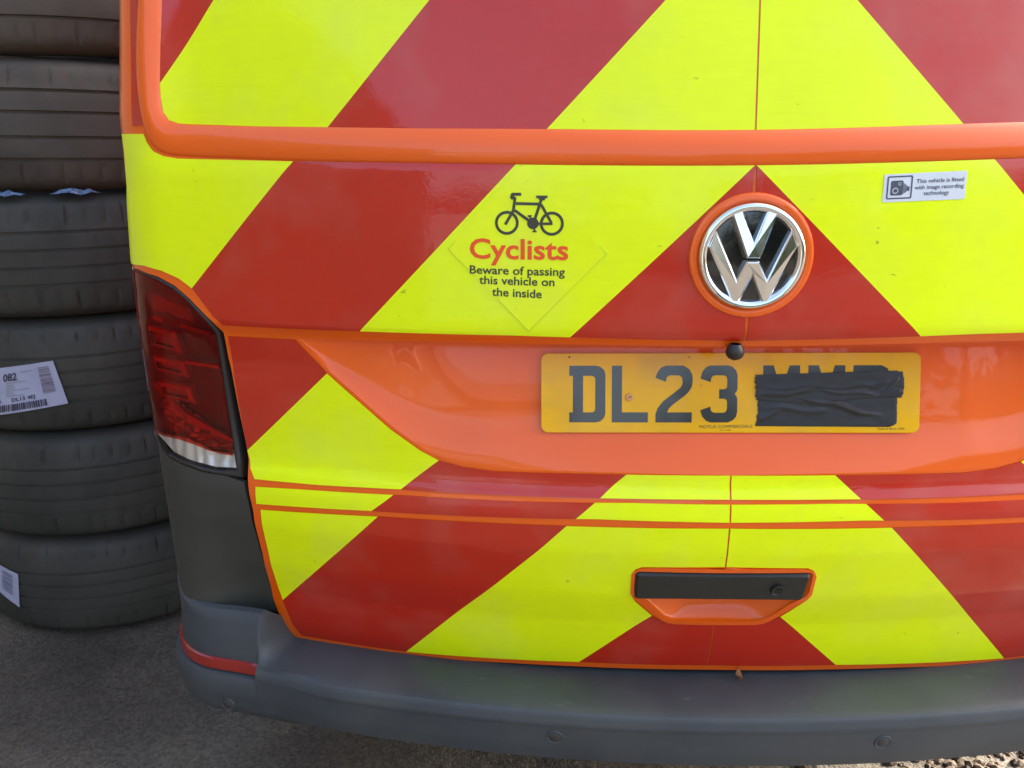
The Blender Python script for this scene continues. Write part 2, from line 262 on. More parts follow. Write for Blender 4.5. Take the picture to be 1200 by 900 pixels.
def to_surface(bm, name, m, parent, extra=0., thick=.0006, mirror=False, both=False, fn=None, **kw):
    fn = fn or (lambda u, z, h: S(u, z, skin(u, z)+h))
    vs, fs = [], []
    for s in ([1, -1] if both else [-1 if mirror else 1]):
        base = len(vs); ix = {}
        for v in bm.verts:
            u = v.co.x*s
            if both and abs(u) < 1e-5: u = 0
            ix[v] = len(vs); vs.append(fn(u, v.co.y, extra))
        for f in bm.faces:
            if f.calc_area() < 1e-10: continue
            c = [ix[v] for v in f.verts]
            ccw = f.normal.z > 0          # u to the right, z up, seen from outside = counter-clockwise
            if ccw != (s > 0): c = c[::-1]
            fs.append(c)
        if thick:
            for e in bm.edges:
                if len(e.link_faces) == 1:
                    a, b = e.verts
                    if both and abs(a.co.x) < 1e-5 and abs(b.co.x) < 1e-5: continue
                    k = len(vs)
                    for v, h in ((a,extra),(b,extra),(b,extra-thick),(a,extra-thick)): vs.append(fn(v.co.x*s, v.co.y, h))
                    fs.append([k,k+1,k+2,k+3])
    me = bpy.data.meshes.new(name); me.from_pydata(vs, [], fs); me.update()
    if both:
        b2 = bmesh.new(); b2.from_mesh(me); bmesh.ops.remove_doubles(b2, verts=[v for v in b2.verts if abs(v.co.x) < 1e-5], dist=1e-5); b2.to_mesh(me); b2.free()
    return link(name, me, m, parent, True, **kw)
def sheet(name, poly, m, parent, **kw):
    bm = flat_bm(poly); grid_cut(bm); o = to_surface(bm, name, m, parent, **kw); bm.free(); return o
def inset(poly, d):
    n = len(poly); out = []
    area = sum(poly[i][0]*poly[(i+1)%n][1]-poly[(i+1)%n][0]*poly[i][1] for i in range(n)); s = 1 if area > 0 else -1
    for i in range(n):
        p0, p1, p2 = [Vector(poly[j % n]) for j in (i-1, i, i+1)]
        e1 = (p1-p0).normalized(); e2 = (p2-p1).normalized()
        n1 = Vector((-e1.y, e1.x))*s; n2 = Vector((-e2.y, e2.x))*s; b = n1+n2
        if b.length < 1e-6: b = n1.copy()
        b = b.normalized(); k = max(.35, b.dot(n1)); q = p1+b*(d/k); out.append((q.x, q.y))
    return out
def tess(poly, holes=()):
    loops = [[Vector((p[0], p[1], 0)) for p in poly]] + [[Vector((p[0], p[1], 0)) for p in h] for h in holes]
    pts = [p for l in loops for p in l]
    tris = []
    for t in tessellate_polygon(loops):
        a, b, c = [pts[i] for i in t]
        if (b-a).cross(c-a).z < 0: t = (t[0], t[2], t[1])
        tris.append(tuple(t))
    return pts, tris
def raised(name, poly, m, parent, fn, h0, h1, bev=0., holes=(), **kw):
    """a plate with thickness: fn(x, y, h) places it; outline walls, optional bevel, cap"""
    a = sum(poly[i][0]*poly[(i+1)%len(poly)][1]-poly[(i+1)%len(poly)][0]*poly[i][1] for i in range(len(poly)))
    if a < 0: poly = poly[::-1]
    vs, fs = [], []
    def wall(l, hole=False):
        n = len(l); li = inset(l, -bev if hole else bev) if bev else l
        rings = [(l, h0), (l, h1-bev)] + ([(li, h1)] if bev else [])
        if not bev: rings = [(l, h0), (l, h1)]
        for (A, ha), (B, hb) in zip(rings, rings[1:]):
            k = len(vs)
            for i in range(n): vs.append(fn(A[i][0], A[i][1], ha))
            for i in range(n): vs.append(fn(B[i][0], B[i][1], hb))
            for i in range(n):
                j = (i+1) % n; f = [k+i, k+j, k+n+j, k+n+i]
                fs.append(f)
        return li
    top = wall(poly); hs = []
    for h in holes:
        a = sum(h[i][0]*h[(i+1)%len(h)][1]-h[(i+1)%len(h)][0]*h[i][1] for i in range(len(h)))
        if a > 0: h = h[::-1]
        hs.append(wall(h, False))
    pts, tris = tess(top, hs); k = len(vs)
    for p in pts: vs.append(fn(p.x, p.y, h1))
    fs += [tuple(k+i for i in t) for t in tris]
    return from_data(name, vs, fs, m, parent, False, **kw)
def onskin(u, z, h): return S(u, z, skin(u, z)+h)
def circle(cx, cy, r, n=32, ry=None): return [(cx+r*math.cos(2*math.pi*i/n), cy+(ry or r)*math.sin(2*math.pi*i/n)) for i in range(n)]
def rrect(x0, y0, x1, y1, r, n=5):
    out = []
    for cx, cy, a0 in ((x1-r,y0+r,-90),(x1-r,y1-r,0),(x0+r,y1-r,90),(x0+r,y0+r,180)):
        for i in range(n+1): a = R(a0+90*i/n); out.append((cx+r*math.cos(a), cy+r*math.sin(a)))
    return out
def strip(p, q, wd):
    p, q = Vector(p), Vector(q); d = (q-p).normalized(); n = Vector((-d.y, d.x))*wd/2
    return [tuple(p-n), tuple(q-n), tuple(q+n), tuple(p+n)]
def lathe(name, prof_, m, parent=None, n=64, loc=(0,0,0), axis='z', smooth=True, sharp=40, fn=None, **kw):
    vs, fs = [], []
    for i in range(n):
        a = 2*math.pi*i/n
        for r, h in prof_:
            p = (r*math.cos(a), r*math.sin(a), h)
            if fn: vs.append(fn(p[0], p[1], h))
            else:
                if axis == 'x': p = (p[2], p[0], p[1])
                vs.append((p[0]+loc[0], p[1]+loc[1], p[2]+loc[2]))
    k = len(prof_)
    for i in range(n):
        for j in range(k-1): fs.append([i*k+j, ((i+1)%n)*k+j, ((i+1)%n)*k+j+1, i*k+j+1])
    return from_data(name, vs, fs, m, parent, smooth, sharp, **kw)
def box_data(x0, x1, y0, y1, z0, z1):
    v = [(x,y,z) for z in (z0,z1) for y in (y0,y1) for x in (x0,x1)]
    return v, [(0,2,3,1),(4,5,7,6),(0,1,5,4),(2,6,7,3),(0,4,6,2),(1,3,7,5)]
def box(name, b, m, parent=None, **kw):
    v, f = box_data(*b); return from_data(name, v, f, m, parent, **kw)
def text_pts(body, bold=0.):
    cu = bpy.data.curves.new('t', 'FONT'); cu.body = body; cu.size = 1; cu.offset = bold; cu.resolution_u = 3
    o = bpy.data.objects.new('t', cu); COL.objects.link(o); dg = bpy.context.evaluated_depsgraph_get(); dg.update()
    me = o.evaluated_get(dg).to_mesh(); vs = [v.co.copy() for v in me.vertices]; fs = [tuple(p.vertices) for p in me.polygons]
    o.evaluated_get(dg).to_mesh_clear(); bpy.data.objects.remove(o); bpy.data.curves.remove(cu)
    return vs, fs
def text(name, body, m, parent, fn, h, org, ux, capx, bold=0., cap=.73, **kw):
    """org = baseline start, ux = baseline end, capx = top of the first capital (2D); letters lie on fn at height h"""
    vs, fs = text_pts(body, bold)
    x0 = min(v.x for v in vs); x1 = max(v.x for v in vs)
    o, a, c = Vector(org), Vector(ux)-Vector(org), Vector(capx)-Vector(org)
    pts = []
    for v in vs:
        p = o + a*((v.x-x0)/(x1-x0)) + c*(v.y/cap); pts.append(fn(p.x, p.y, h))
    out = []
    for f in fs:
        p, q, r_ = [vs[i] for i in f[:3]]
        out.append(f if (q-p).cross(r_-p).z > 0 else f[::-1])
    return from_data(name, pts, out, m, parent, **kw)
# ================================================================== THE SETTING
def ground():
    bm = bmesh.new(); n = 90; vs = []
    xs = [-400,-100,-30,-12] + [-6+i*.12 for i in range(101)] + [12,30,100,400]
    ys = [-400,-100,-30,-12] + [-5+i*.12 for i in range(84)] + [12,30,100,400]
    g = [[bm.verts.new((x, y, (.006*noise.noise(Vector((x*1.3, y*1.3, 0)))+.003*noise.noise(Vector((x*6, y*6, 3)))) if abs(x)<6 and -5<y<5 else 0)) for x in xs] for y in ys]
    for j in range(len(ys)-1):
        for i in range(len(xs)-1): bm.faces.new((g[j][i], g[j][i+1], g[j+1][i+1], g[j+1][i]))
    me = bpy.data.meshes.new('ground'); bm.to_mesh(me); bm.free()
    link('ground', me, 'asphalt', None, True, kind='structure')
ground()
def stone_mesh(vs, fs, c, r, rnd):
    t = rnd.random()*6.28; sx, sy, sz = r*rnd.uniform(.7,1.3), r*rnd.uniform(.6,1), r*rnd.uniform(.4,.8); k = len(vs)
    ico = [(0,0,1)] + [(math.cos(a)*.9, math.sin(a)*.9, .35) for a in (0,1.25,2.5,3.77,5.0)] + [(math.cos(a+.6), math.sin(a+.6), -.4) for a in (0,1.25,2.5,3.77,5.0)]
    for x, y, z in ico:
        x, y, z = x*sx*rnd.uniform(.8,1.15), y*sy*rnd.uniform(.8,1.15), z*sz*rnd.uniform(.8,1.15)
        vs.append((c[0]+x*math.cos(t)-y*math.sin(t), c[1]+x*math.sin(t)+y*math.cos(t), c[2]+z+sz*.25))
    for i in range(5):
        j = (i+1) % 5; fs.append((k, k+1+i, k+1+j)); fs.append((k+1+i, k+6+i, k+1+j)); fs.append((k+1+j, k+6+i, k+6+j))
rnd = random.Random(8); vs, fs = [], []
for i in range(6500):
    x = rnd.uniform(-.9, 2.6); y = rnd.uniform(.05, 1.5)
    if x < .25 and rnd.random() > .25: continue
    stone_mesh(vs, fs, (x, y, 0), rnd.choice([.003,.004,.005,.007,.010,.014] if x > .25+.15*rnd.random() else [.0015,.002,.0025]), rnd)
for i in range(4200):
    x = rnd.uniform(.15, 1.7); y = rnd.uniform(.15, .95); stone_mesh(vs, fs, (x, y, 0), rnd.choice([.004,.006,.009,.012,.016]) if x > .45 else .003, rnd)
for i in range(260):
    x = rnd.uniform(-2.6, -.6); y = rnd.uniform(-.3, 1.1); stone_mesh(vs, fs, (x, y, 0), rnd.choice([.0015,.002,.003,.004]), rnd)
from_data('gravel', vs, fs, 'stone', None, kind='stuff')
# ================================================================== THE VAN
van = tag(empty('van', (0,0,0)), 'orange van seen from behind with red and yellow chevron tailgate and taped number plate', 'van')
tg_poly = []
ztop = 1.83
ge = [(u, z) for u, z in T['glass_edge']]
# ---- tailgate skin, left half outline (mirrored to the right)
op = [(0,.6685),(-.121,.6685),(-.1255,.664),(-.1255,.630),(-.1215,.6225),(-.104,.609),(-.079,.5805),(-.068,.5725),(-.055,.5695),(0,.569)]
gl = [(0,ge[-1][1])] + [tuple(p) for p in ge[-2::-1]] + [(-.770,1.60),(-.745,1.76),(-.70,1.81),(-.60,ztop),(0,ztop)]
sk = [(0,1.92),(-.945,1.92)] + [(-.945,1.083)] + [(p[0], p[1]+(.004 if p[0] > -.4 else 0)) for p in T['skin_low'][1:-1]] + [(0,.4615)] + op[::-1] + [(0,T['recess_low'][-1][1])] + [tuple(p) for p in T['recess_low'][-2:0:-1]] + [tuple(T['recess_top'][0])] + [tuple(p) for p in T['recess_top'][1:-1]] + [(0,T['recess_top'][-1][1])] + gl
tailgate = sheet('tailgate', sk, 'orange', van, thick=.006, both=True)
# ---- inner dark backing seen through the shut lines
bm = flat_bm([(-.945,.44),(-.62,.44),(-.62,1.12),(-.945,1.12)]); grid_cut(bm)
for mi in (False, True): to_surface(bm, 'inner_panel', 'black', van, extra=-.045, thick=0, mirror=mi)
bm.free()
# ---- rear window frame moulding: rounded ridge swept between glass edge and outer edge
fo = [tuple(p) for p in T['frame_outer']]
def resample(pl, n):
    d = [0]
    for a, b in zip(pl, pl[1:]): d.append(d[-1]+math.hypot(b[0]-a[0], b[1]-a[1]))
    out = []; j = 0
    for i in range(n):
        t = d[-1]*i/(n-1)
        while j < len(d)-2 and d[j+1] < t: j += 1
        k = (t-d[j])/max(1e-9, d[j+1]-d[j]); out.append((pl[j][0]+(pl[j+1][0]-pl[j][0])*k, pl[j][1]+(pl[j+1][1]-pl[j][1])*k))
    return out
def frame_sweep():
    vert_in = [(-.745,1.76),(-.770,1.60),(-.7785,1.50)]; vert_out = [(-.772,1.78),(-.797,1.60),(-.803,1.50)]
    ge2 = [(0,1.2665-.003)] ; 
    # pair inner and outer points by angle round the corner
    inn = [(-.7705,1.60),(-.777,1.50)] + [tuple(p) for p in T['glass_edge'][:-1]] + [(0,T['glass_edge'][-1][1])]
    out = [(-.797,1.60),(-.804,1.50)] + fo[:-1] + [(0,fo[-1][1])]
    def split(pl, zc, uc):
        a = [p for p in pl if p[1] > zc]; b = [p for p in pl if p[1] <= zc and p[0] < uc]; c = [p for p in pl if p[0] >= uc and p[1] <= zc]
        return a, b, c
    ia, ib, ic = split(inn, 1.325, -.70); oa, ob, oc = split(out, 1.325, -.70)
    I = resample(ia+[ib[0]], 14)[:-1] + resample(ib, 22) + resample([ib[-1]]+ic, 40)[1:]
    O = resample(oa+[ob[0]], 14)[:-1] + resample(ob, 22) + resample([ob[-1]]+oc, 40)[1:]
    # round the corner of both
    def sm(p):
        for _ in range(3): p = [p[0]] + [((a[0]+2*b[0]+c[0])/4, (a[1]+2*b[1]+c[1])/4) for a, b, c in zip(p, p[1:], p[2:])] + [p[-1]]
        return p
    I, O = sm(I), sm(O)
    prof_ = [(-.10,-.004),(0,.0012),(.10,.0040),(.25,.0064),(.42,.0076),(.58,.0074),(.76,.0062),(.90,.0042),(1.02,.0018),(1.09,-.003)]
    vs, fs = [], []
    for s in (1, -1):
        base = len(vs)
        for a, b in zip(I, O):
            for t, h in prof_: vs.append(onskin(s*(a[0]+(b[0]-a[0])*t), a[1]+(b[1]-a[1])*t, h))
        k = len(prof_)
        for i in range(len(I)-1):
            for j in range(k-1):
                f = [base+i*k+j, base+i*k+j+1, base+(i+1)*k+j+1, base+(i+1)*k+j]; fs.append(f if s > 0 else f[::-1])
    me = bpy.data.meshes.new('window_frame'); me.from_pydata(vs, [], fs); me.update()
    b2 = bmesh.new(); b2.from_mesh(me); bmesh.ops.remove_doubles(b2, verts=[v for v in b2.verts if abs(v.co.x) < 1e-5], dist=1e-5); bmesh.ops.recalc_face_normals(b2, faces=b2.faces[:]); b2.to_mesh(me); b2.free()
    return link('window_frame', me, 'orange', tailgate, True)
frame_sweep()
# ---- rear window pane (covered by film) sits a little inside
wp = [(0,ge[-1][1]-.012)] + [(u-.004, z-.006) for u, z in ge[-2::-1]] + [(-.775,1.60),(-.75,1.765),(-.70,1.815),(-.60,ztop+.006),(0,ztop+.006)]
sheet('rear_panel', wp, 'orange', tailgate, extra=-.0010, thick=.004, both=True)
# ---- chevron film: every panel is cut along the stripe lines
L = T['lines']
def line(i, j):
    a, b = Vector(L[i]), Vector(L[j]); d = (b-a).normalized(); n = Vector((-d.y, d.x))
    if n.x < 0: n = -n
    return (a, n)           # positive side = towards the seam
G = .0011
def film(poly, lines, colours, extra, mirror_too=True):
    """lines ordered from the outside to the seam; colours = one more than lines"""
    cuts = [((a.x, a.y, 0), (n.x, n.y, 0)) for a, n in lines]
    bm0 = flat_bm(poly, extra_cuts=cuts)
    for k, colour in enumerate(colours):
        bm = bm0.copy(); kill = []
        for f in bm.faces:
            c = f.calc_center_median(); idx = sum(1 for a, n in lines if (Vector((c.x, c.y))-a).dot(n) > 0)
            if idx != k: kill.append(f)
        bmesh.ops.delete(bm, geom=kill, context='FACES')
        if not bm.faces: bm.free(); continue
        grid_cut(bm)
        for mi in ((False, True) if mirror_too else (False,)):
            to_surface(bm, colour+'_stripe', colour, tailgate, extra=extra, thick=.0005, mirror=mi)
        bm.free()
    bm0.free()
Y, Rd = 'yellow', 'red'
def seam(poly, idx):
    return [((-G, p[1]) if abs(p[0]) < .02 else tuple(p)) for p in poly]
glass = [(-G,ge[-1][1]+.001)] + [(u+.0015, z+.001) for u, z in ge[-2::-1]] + [(-.768,1.60),(-.743,1.755),(-.70,1.805),(-.60,ztop-.004),(-G,ztop-.004)]
l1, l2, l3 = line(0,1), line(2,3), line(6,7)
def shift(l, du): return (Vector((l[0].x+du, l[0].y)), l[1])
film(glass, [shift(l1,0), l2, l3, shift(l3,.29)], [Rd, Y, Rd, Y, Rd], .0)
ss = [(-.8345,1.90),(-.812,1.90),(-.805,1.45),(-.807,1.38),(-.8085,1.33),(-.8065,1.2835),(-.829,1.2825),(-.829,1.40)]
film(ss, [], [Rd], .0015)
up_ = seam(T['upper'], 0)
# keep a round window for the badge
bc = (0, 1.116); br = .0745
i0 = next(i for i, p in enumerate(up_) if p[0] == -G)
arc = [(bc[0]-max(G, br*math.sin(R(a))), bc[1]+br*math.cos(R(a))) for a in [2]+list(range(10,180,10))+[178]]
up2 = up_[:i0+1] + arc + up_[i0+1:]
film(up2, [line(4,5), line(8,9), line(12,13)], [Y, Rd, Y, Rd], .0015)
film(seam(T['mid'], 0), [line(10,11), line(14,15), line(18,18+1) if False else shift(line(18,19), 0)], [Rd, Y, Rd, Y], .0015)
film(seam(T['band'], 0), [shift(line(14,15), 0), line(18,19)], [Y, Rd, Y], .0015)
film(seam(T['low'], 0), [line(16,17), line(19,20), line(21,22)], [Y, Rd, Y, Rd], .0015)
# ---- plate recess (scooped, under the lip of the upper panel)
def interp(pl, u):
    pl = sorted(pl)
    if u <= pl[0][0]: return pl[0][1]
    for a, b in zip(pl, pl[1:]):
        if u <= b[0]: return a[1]+(b[1]-a[1])*(u-a[0])/max(1e-9, b[0]-a[0])
    return pl[-1][1]
def recess():
    ts = [0,.012,.03,.05,.08,.12,.17,.24,.32,.4,.48,.56,.64,.70,.76,.82,.87,.91,.94,.965,.98,.99,1]
    us = [-.5978+.5978*2*i/120 for i in range(121)]; vs = []; fs = []
    hm = T['recess_top'][-1][1]-T['recess_low'][-1][1]
    for u in us:
        zt = interp(T['recess_top'], -abs(u)); zb = interp(T['recess_low'], -abs(u)); h = max(0, zt-zb); k = min(1, h/hm)
        for t in ts:
            z = zt-h*t
            edge = skin(u, zt)*(1-t)+skin(u, zb)*t if 0 < t < 1 else skin(u, z)
            fl = -(.052+(z-.92)*math.tan(R(14))) + .18*min(abs(u),.33)**2*.9
            fl = edge+(fl-edge)*min(1, k*1.0)
            a = min(1, t/.085); a = math.sqrt(max(0, 1-(1-a)**2)); b = min(1, (1-t)/.34); b = 1-(1-b)**1.7
            vs.append(S(u, z, edge+(fl-edge)*min(a, 1)*b))
    n = len(ts)
    for i in range(len(us)-1):
        for j in range(n-1): fs.append([i*n+j, i*n+j+1, (i+1)*n+j+1, (i+1)*n+j])
    return from_data('plate_recess', vs, fs, 'orange', tailgate, True)
recess()
# ---- handle: bezel, pocket, bar, lock
hz = [tuple(p) for p in T['handle']]
hl = [(0,.675),(-.107,.6748),(-.1205,.6725),(-.1275,.6675),(-.1305,.660),(-.1305,.6265),(-.126,.6165),(-.121,.6110),(-.0800,.5690),(-.072,.5642),(-.061,.5615),(0,.5610)]
bez = hl + op[::-1]
sheet('handle_bezel', bez, 'orange', tailgate, extra=.0035, thick=.004, both=True)
def pocket():
    left = op; full = left + [(-u, z) for u, z in left[::-1]][1:-1]
    c = (0, .618); vs = []; fs = []; n = len(full)
    for s, h in ((1,.0035),(.985,.0005),(.96,-.002),(.90,-.006),(.75,-.015),(.55,-.026),(.0,-.030)):
        for u, z in full: vs.append(onskin(c[0]+(u-c[0])*s, c[1]+(z-c[1])*s, h))
    for r in range(6):
        for i in range(n):
            j = (i+1) % n; fs.append([r*n+i, r*n+j, (r+1)*n+j, (r+1)*n+i])
    return from_data('handle_pocket', vs, fs, 'orange', tailgate, True)
pocket()
hb = rrect(-.1245, .619, .119, .6665, .005)
def shear(u, z): return (u+(.0 if u < 0 else (z-.645)*.10), z)
def bar_fn(u, z, h):
    k = (z-.643)/.024; uu, zz = shear(u, z)
    return S(uu, zz, skin(uu, zz)+h-.0035*max(0,k)**3)
handle = raised('handle', hb, 'handle', tailgate, bar_fn, -.012, .0095, .0035)
lk = lambda x, y, h: bar_fn(.0763+x, .6400+y, h)
# lock barrel is a sub-part of the tailgate beside the bar
lathe('lock', [(0,.0110),(.0030,.0112),(.0034,.0104),(.0062,.0106),(.0076,.0122),(.0086,.0118),(.0092,.0094)], 'handle', tailgate, 28, fn=lk)
raised('keyhole', strip((-.0022,-.0012),(.0022,.0012),.0012), 'black', tailgate, lk, .0110, .0115)
# ---- badge
def bf(x, y, h): return S(x, 1.116+y, prof(1.116)-.075*y+h+.18*x*x)
def scr(x): return x*.0652
lathe('badge_surround', [(.0640,-.002),(.0652,.0018),(.0668,.0036),(.069,.0052),(.0728,.0050),(.0752,.0040),(.0764,.0015),(.0768,-.003)], 'orange', van, 96, fn=bf)
badge = lathe('badge', [(.0002,.0030),(.020,.0030),(.056,.0024),(.0665,.0010)], 'gloss_black', van, 64, fn=bf)
lathe('badge_ring', [(.0536,.0015),(.0541,.0055),(.0556,.0088),(.0585,.0106),(.0622,.0104),(.0640,.0088),(.0650,.0060),(.0655,.0018)], 'chrome', badge, 96, fn=bf)
V = [(-.43,.80),(-.235,.865),(0,.27),(.235,.865),(.43,.80),(.125,-.025),(-.125,-.025)]
W = [(-.82,.19),(-.70,.50),(-.28,-.42),(-.115,-.075),(.115,-.075),(.28,-.42),(.70,.50),(.82,.19),(.335,-.86),(.215,-.86),(0,-.36),(-.215,-.86),(-.335,-.86)]
def domef(x, y, h): return bf(x, y, h + .0060*(1-(x*x+y*y)/.0041)*(1 if h > .004 else 0))
for nm, Q in (('letter_v', V), ('letter_w', W)):
    raised(nm, [(x*.0652, y*.0652) for x, y in Q], 'chrome', badge, domef, .001, .0088, .0020)
# ---- number plate
pt = R(14); PC = Vector((0,.045,.92)); PU = Vector((0, math.sin(pt), math.cos(pt))); PN = Vector((0,-math.cos(pt), math.sin(pt)))
def pf(x, y, h): return tuple(PC + Vector((1,0,0))*(x-.26) + PU*(y-.0555) + PN*h)
plate = raised('number_plate', rrect(0,0,.52,.111,.010), 'plate', van, pf, -.003, .0005, .0006)
M['plate_edge'] = mat('plate_edge_line', (.10,.06,.02), .4)
raised('plate_border', rrect(.0002,.0002,.5198,.1108,.0099), 'plate_edge', plate, pf, -.0045, -.0032)
CH = {'D': ([(0,0),(37,0),(43,1.5),(48,6),(50,12),(50,67),(48,73),(43,77.5),(37,79),(0,79),(0,65),(5,65),(5,14),(0,14)], [[(19,14),(32,14),(35,15.5),(36,18),(36,61),(35,63.5),(32,65),(19,65)]]),
 'L': ([(0,0),(50,0),(50,14),(14,14),(14,79),(0,79)], []),
 '2': ([(0,0),(50,0),(50,14),(16,14),(18,19),(24,25),(40,37),(46,43),(50,50),(51,60),(50,67),(46,74),(38,79),(15,79),(7,76),(2,69),(0,62),(14,56.5),(15,62),(17,64.5),(20,65.5),(32,65.5),(36,63),(37,59),(37,53),(34,48),(28,43),(10,29),(3,20),(0,11)], []),
 '3': ([(0,17),(3,8),(8,2.5),(14,0),(38,0),(45,3),(49.5,8),(51,15),(51,32),(50,36),(47,40),(50,43),(51,47),(51,65),(49,72),(44,77),(38,79),(14,79),(8,77),(3,71),(0,61),(14,56),(15,62),(17,64.5),(20,65.5),(32,65.5),(35.5,64),(37,60),(37,50),(36,47.5),(33,46),(26,46),(26,33),(33,33),(36,31.5),(37,29),(37,19),(35.5,15),(32,13.5),(19,13.5),(16,15),(14.5,18),(14,22)], []),
 'M': ([(0,0),(13,0),(13,48),(21,22),(29,22),(37,48),(37,0),(50,0),(50,79),(36,79),(25,44),(14,79),(0,79)], []),
 'P': ([(0,0),(14,0),(14,30),(38,30),(46,34),(50,42),(50,67),(46,75),(38,79),(0,79)], [[(14,44),(32,44),(36,48),(36,61),(32,65),(14,65)]])}
for c, x in (('D',.0395),('L',.0985),('2',.159),('3',.2205),('M',.3065),('M',.368),('P',.429)):
    o, h = CH[c]
    raised('character', [(x+a/1000, .0145+b/1000) for a, b in o], 'char', plate, pf, .0004, .0009, holes=[[(x+a/1000, .0145+b/1000) for a, b in q] for q in h])
text('supplier_text', 'MOTUS COMMERCIALS', 'ink', plate, pf, .0008, (.2195,.0062), (.2925,.0072), (.2195,.0108), cap=.73, bold=-.002)
text('supplier_text', 'TF1 2GB', 'ink', plate, pf, .0008, (.2475,.0027), (.2625,.0029), (.2475,.0048))
text('supplier_text', 'Oxford Byre, HSA', 'ink', plate, pf, .0008, (.4630,.0045), (.5000,.0047), (.4630,.0075))
sf = lambda x, y, h: pf(.1225+x, .0495+y, h)
lathe('screw', [(0,.0022),(.0030,.0023),(.0034,.0030),(.0050,.0026),(.0056,.0016),(.0058,.0003)], 'brass', plate, 24, fn=sf)
raised('screw_slot', strip((-.0025,-.0012),(.0025,.0012),.0011), 'ink', plate, sf, .0023, .0027)
for x, y, r in ((.0395,.1055,.0014),(.205,.105,.0011),(.056,.0695,.0008),(.222,.066,.0009)):
    raised('dirt_speck', circle(x, y, r, 9), 'ink' if x < .05 else 'labelgrey', plate, pf, .0004, .0012)
# ---- tape over the plate
def tape(name, x0, x1, zl, zh, h, seed, ridges, skew=0.):
    nx, nz_ = 110, 34; vs = []; fs = []; rr = random.Random(seed)
    for i in range(nx+1):
        t = i/nx
        for j in range(nz_+1):
            v = j/nz_; lo = zl(t); hi = zh(t); x = x0(v)+(x1(v)-x0(v))*t; z = lo+(hi-lo)*v
            d = .0004+.0007*abs(noise.noise(Vector((x*26, z*70, seed))))
            for (rx0, rz0, rx1, rz1, wd, am) in ridges:
                if rx0 <= x <= rx1:
                    q = (x-rx0)/(rx1-rx0); cz = rz0+(rz1-rz0)*q+.0018*math.sin(x*90+seed); e = min(1, min(q, 1-q)*6)
                    d += am*e*math.exp(-((z-cz)/wd)**2)
            wr = noise.noise(Vector((x*40, z*25, seed+9)))
            d += .00012*math.sin(z*2600+2.2*wr) + .0001*math.sin((x+z*.6)*1800+3*wr)
            if i in (0, nx) or j in (0, nz_): d = .0001
            vs.append(pf(x, z, h+d))
    k = nz_+1
    for i in range(nx):
        for j in range(nz_): fs.append([i*k+j, (i+1)*k+j, (i+1)*k+j+1, i*k+j+1])
    return from_data(name, vs, fs, 'tape', plate, True)
jag = lambda t, s, a: a*noise.noise(Vector((t*9, s, 1)))+a*.6*noise.noise(Vector((t*31, s, 5)))
tape('tape_strip', lambda v: .2965+.003*math.sin(v*3)+jag(v,1,.002), lambda v: (.489 if v > .14 else .489-.010*(1-v/.14)**2)+jag(v,2,.001),
     lambda t: .0095-.001*t, lambda t: .058-.002*t, .0012, 3,
     [(.305,.035,.40,.030,.004,.0014),(.36,.048,.45,.026,.003,.0022),(.39,.044,.47,.022,.002,.0018),(.30,.02,.33,.03,.004,.0014),(.32,.052,.40,.046,.003,.0013)])
tape('tape_strip', lambda v: .2965-.0015*v+jag(v,7,.002), lambda v: .4945+.003*math.sin(v*3.1)+jag(v,4,.0012),
     lambda t: .046-.004*math.sin(t*5)-.001*t, lambda t: .0805+.006*t-.0015*(t>.97), .0022, 12,
     [(.31,.062,.47,.065,.0016,.0013),(.30,.052,.38,.060,.003,.0016),(.38,.060,.46,.052,.002,.0012),(.465,.052,.491,.078,.0025,.0020),(.45,.060,.478,.074,.002,.0015),(.474,.05,.494,.06,.002,.0018)])
# ---- round rubber stop hanging below the lip
cc = Vector(S(-.0125, .990, .016)); 
lathe('rubber_stop', [(0,-.009),(.004,-.0085),(.008,-.0065),(.0108,-.003),(.0118,.002),(.0105,.007),(.007,.012)], 'seal', tailgate, 28, loc=(cc.x, cc.y-.002, cc.z+.0035))
# ---- cyclist warning sticker
D = [tuple(p) for p in T['diamond']]
cy = sheet('cyclist_sticker', [((p[0]*.995-.0015 if True else p[0]), p[1]) for p in D], 'yellow2', van, extra=.0021, thick=.0004)
cy.name = 'cyclist_sticker'
bk = T['bike']; s_ = (bk[4][0]-bk[3][0]+bk[1][0]-bk[0][0])/2/69.5; ox, oz = bk[0]
ox3, oz3 = bk[3]
def Bp(X, Y): return (ox+(X-371)*(ox3-ox)/263, oz+(355-Y)*s_*.985+(X-371)*(oz3-oz+5*s_)/263)
cnt = [0]
def bp_(poly, holes=()):
    cnt[0] += 1
    vs_ = [Bp(*p) for p in poly]; hs = [[Bp(*p) for p in h] for h in holes]
    return (vs_, hs, .0024+cnt[0]*.00003)
def ring(cx, cy_, r1, r2):
    return bp_(circle(cx, cy_, r1, 40), [circle(cx, cy_, r2, 40)])
parts = [ring(371,355,70,53), ring(634,360,70,53), bp_(circle(524,358,34,28))]
for p, q, wd in (((424,243),(572,247),17),((419,208),(409,290),17),((409,285),(366,358),17),((400,190),(455,190),17),((402,186),(402,208),16),((400,204),(420,214),14),((418,283),(512,350),17),((574,215),(530,350),17),((542,205),(608,205),13),((560,218),(592,218),14),((572,250),(632,356),16),((545,360),(638,360),15),((505,318),(522,350),11),((493,316),(517,314),10),((527,360),(535,402),11),((522,405),(546,405),9)):
    parts.append(bp_(strip(p, q, wd)))
parts.append(bp_(circle(366,358,9,12))); parts.append(bp_(circle(404,206,14,14))); parts.append(bp_([(542,200),(608,200),(606,210),(586,222),(566,222),(546,210)]))
vs, fs = [], []
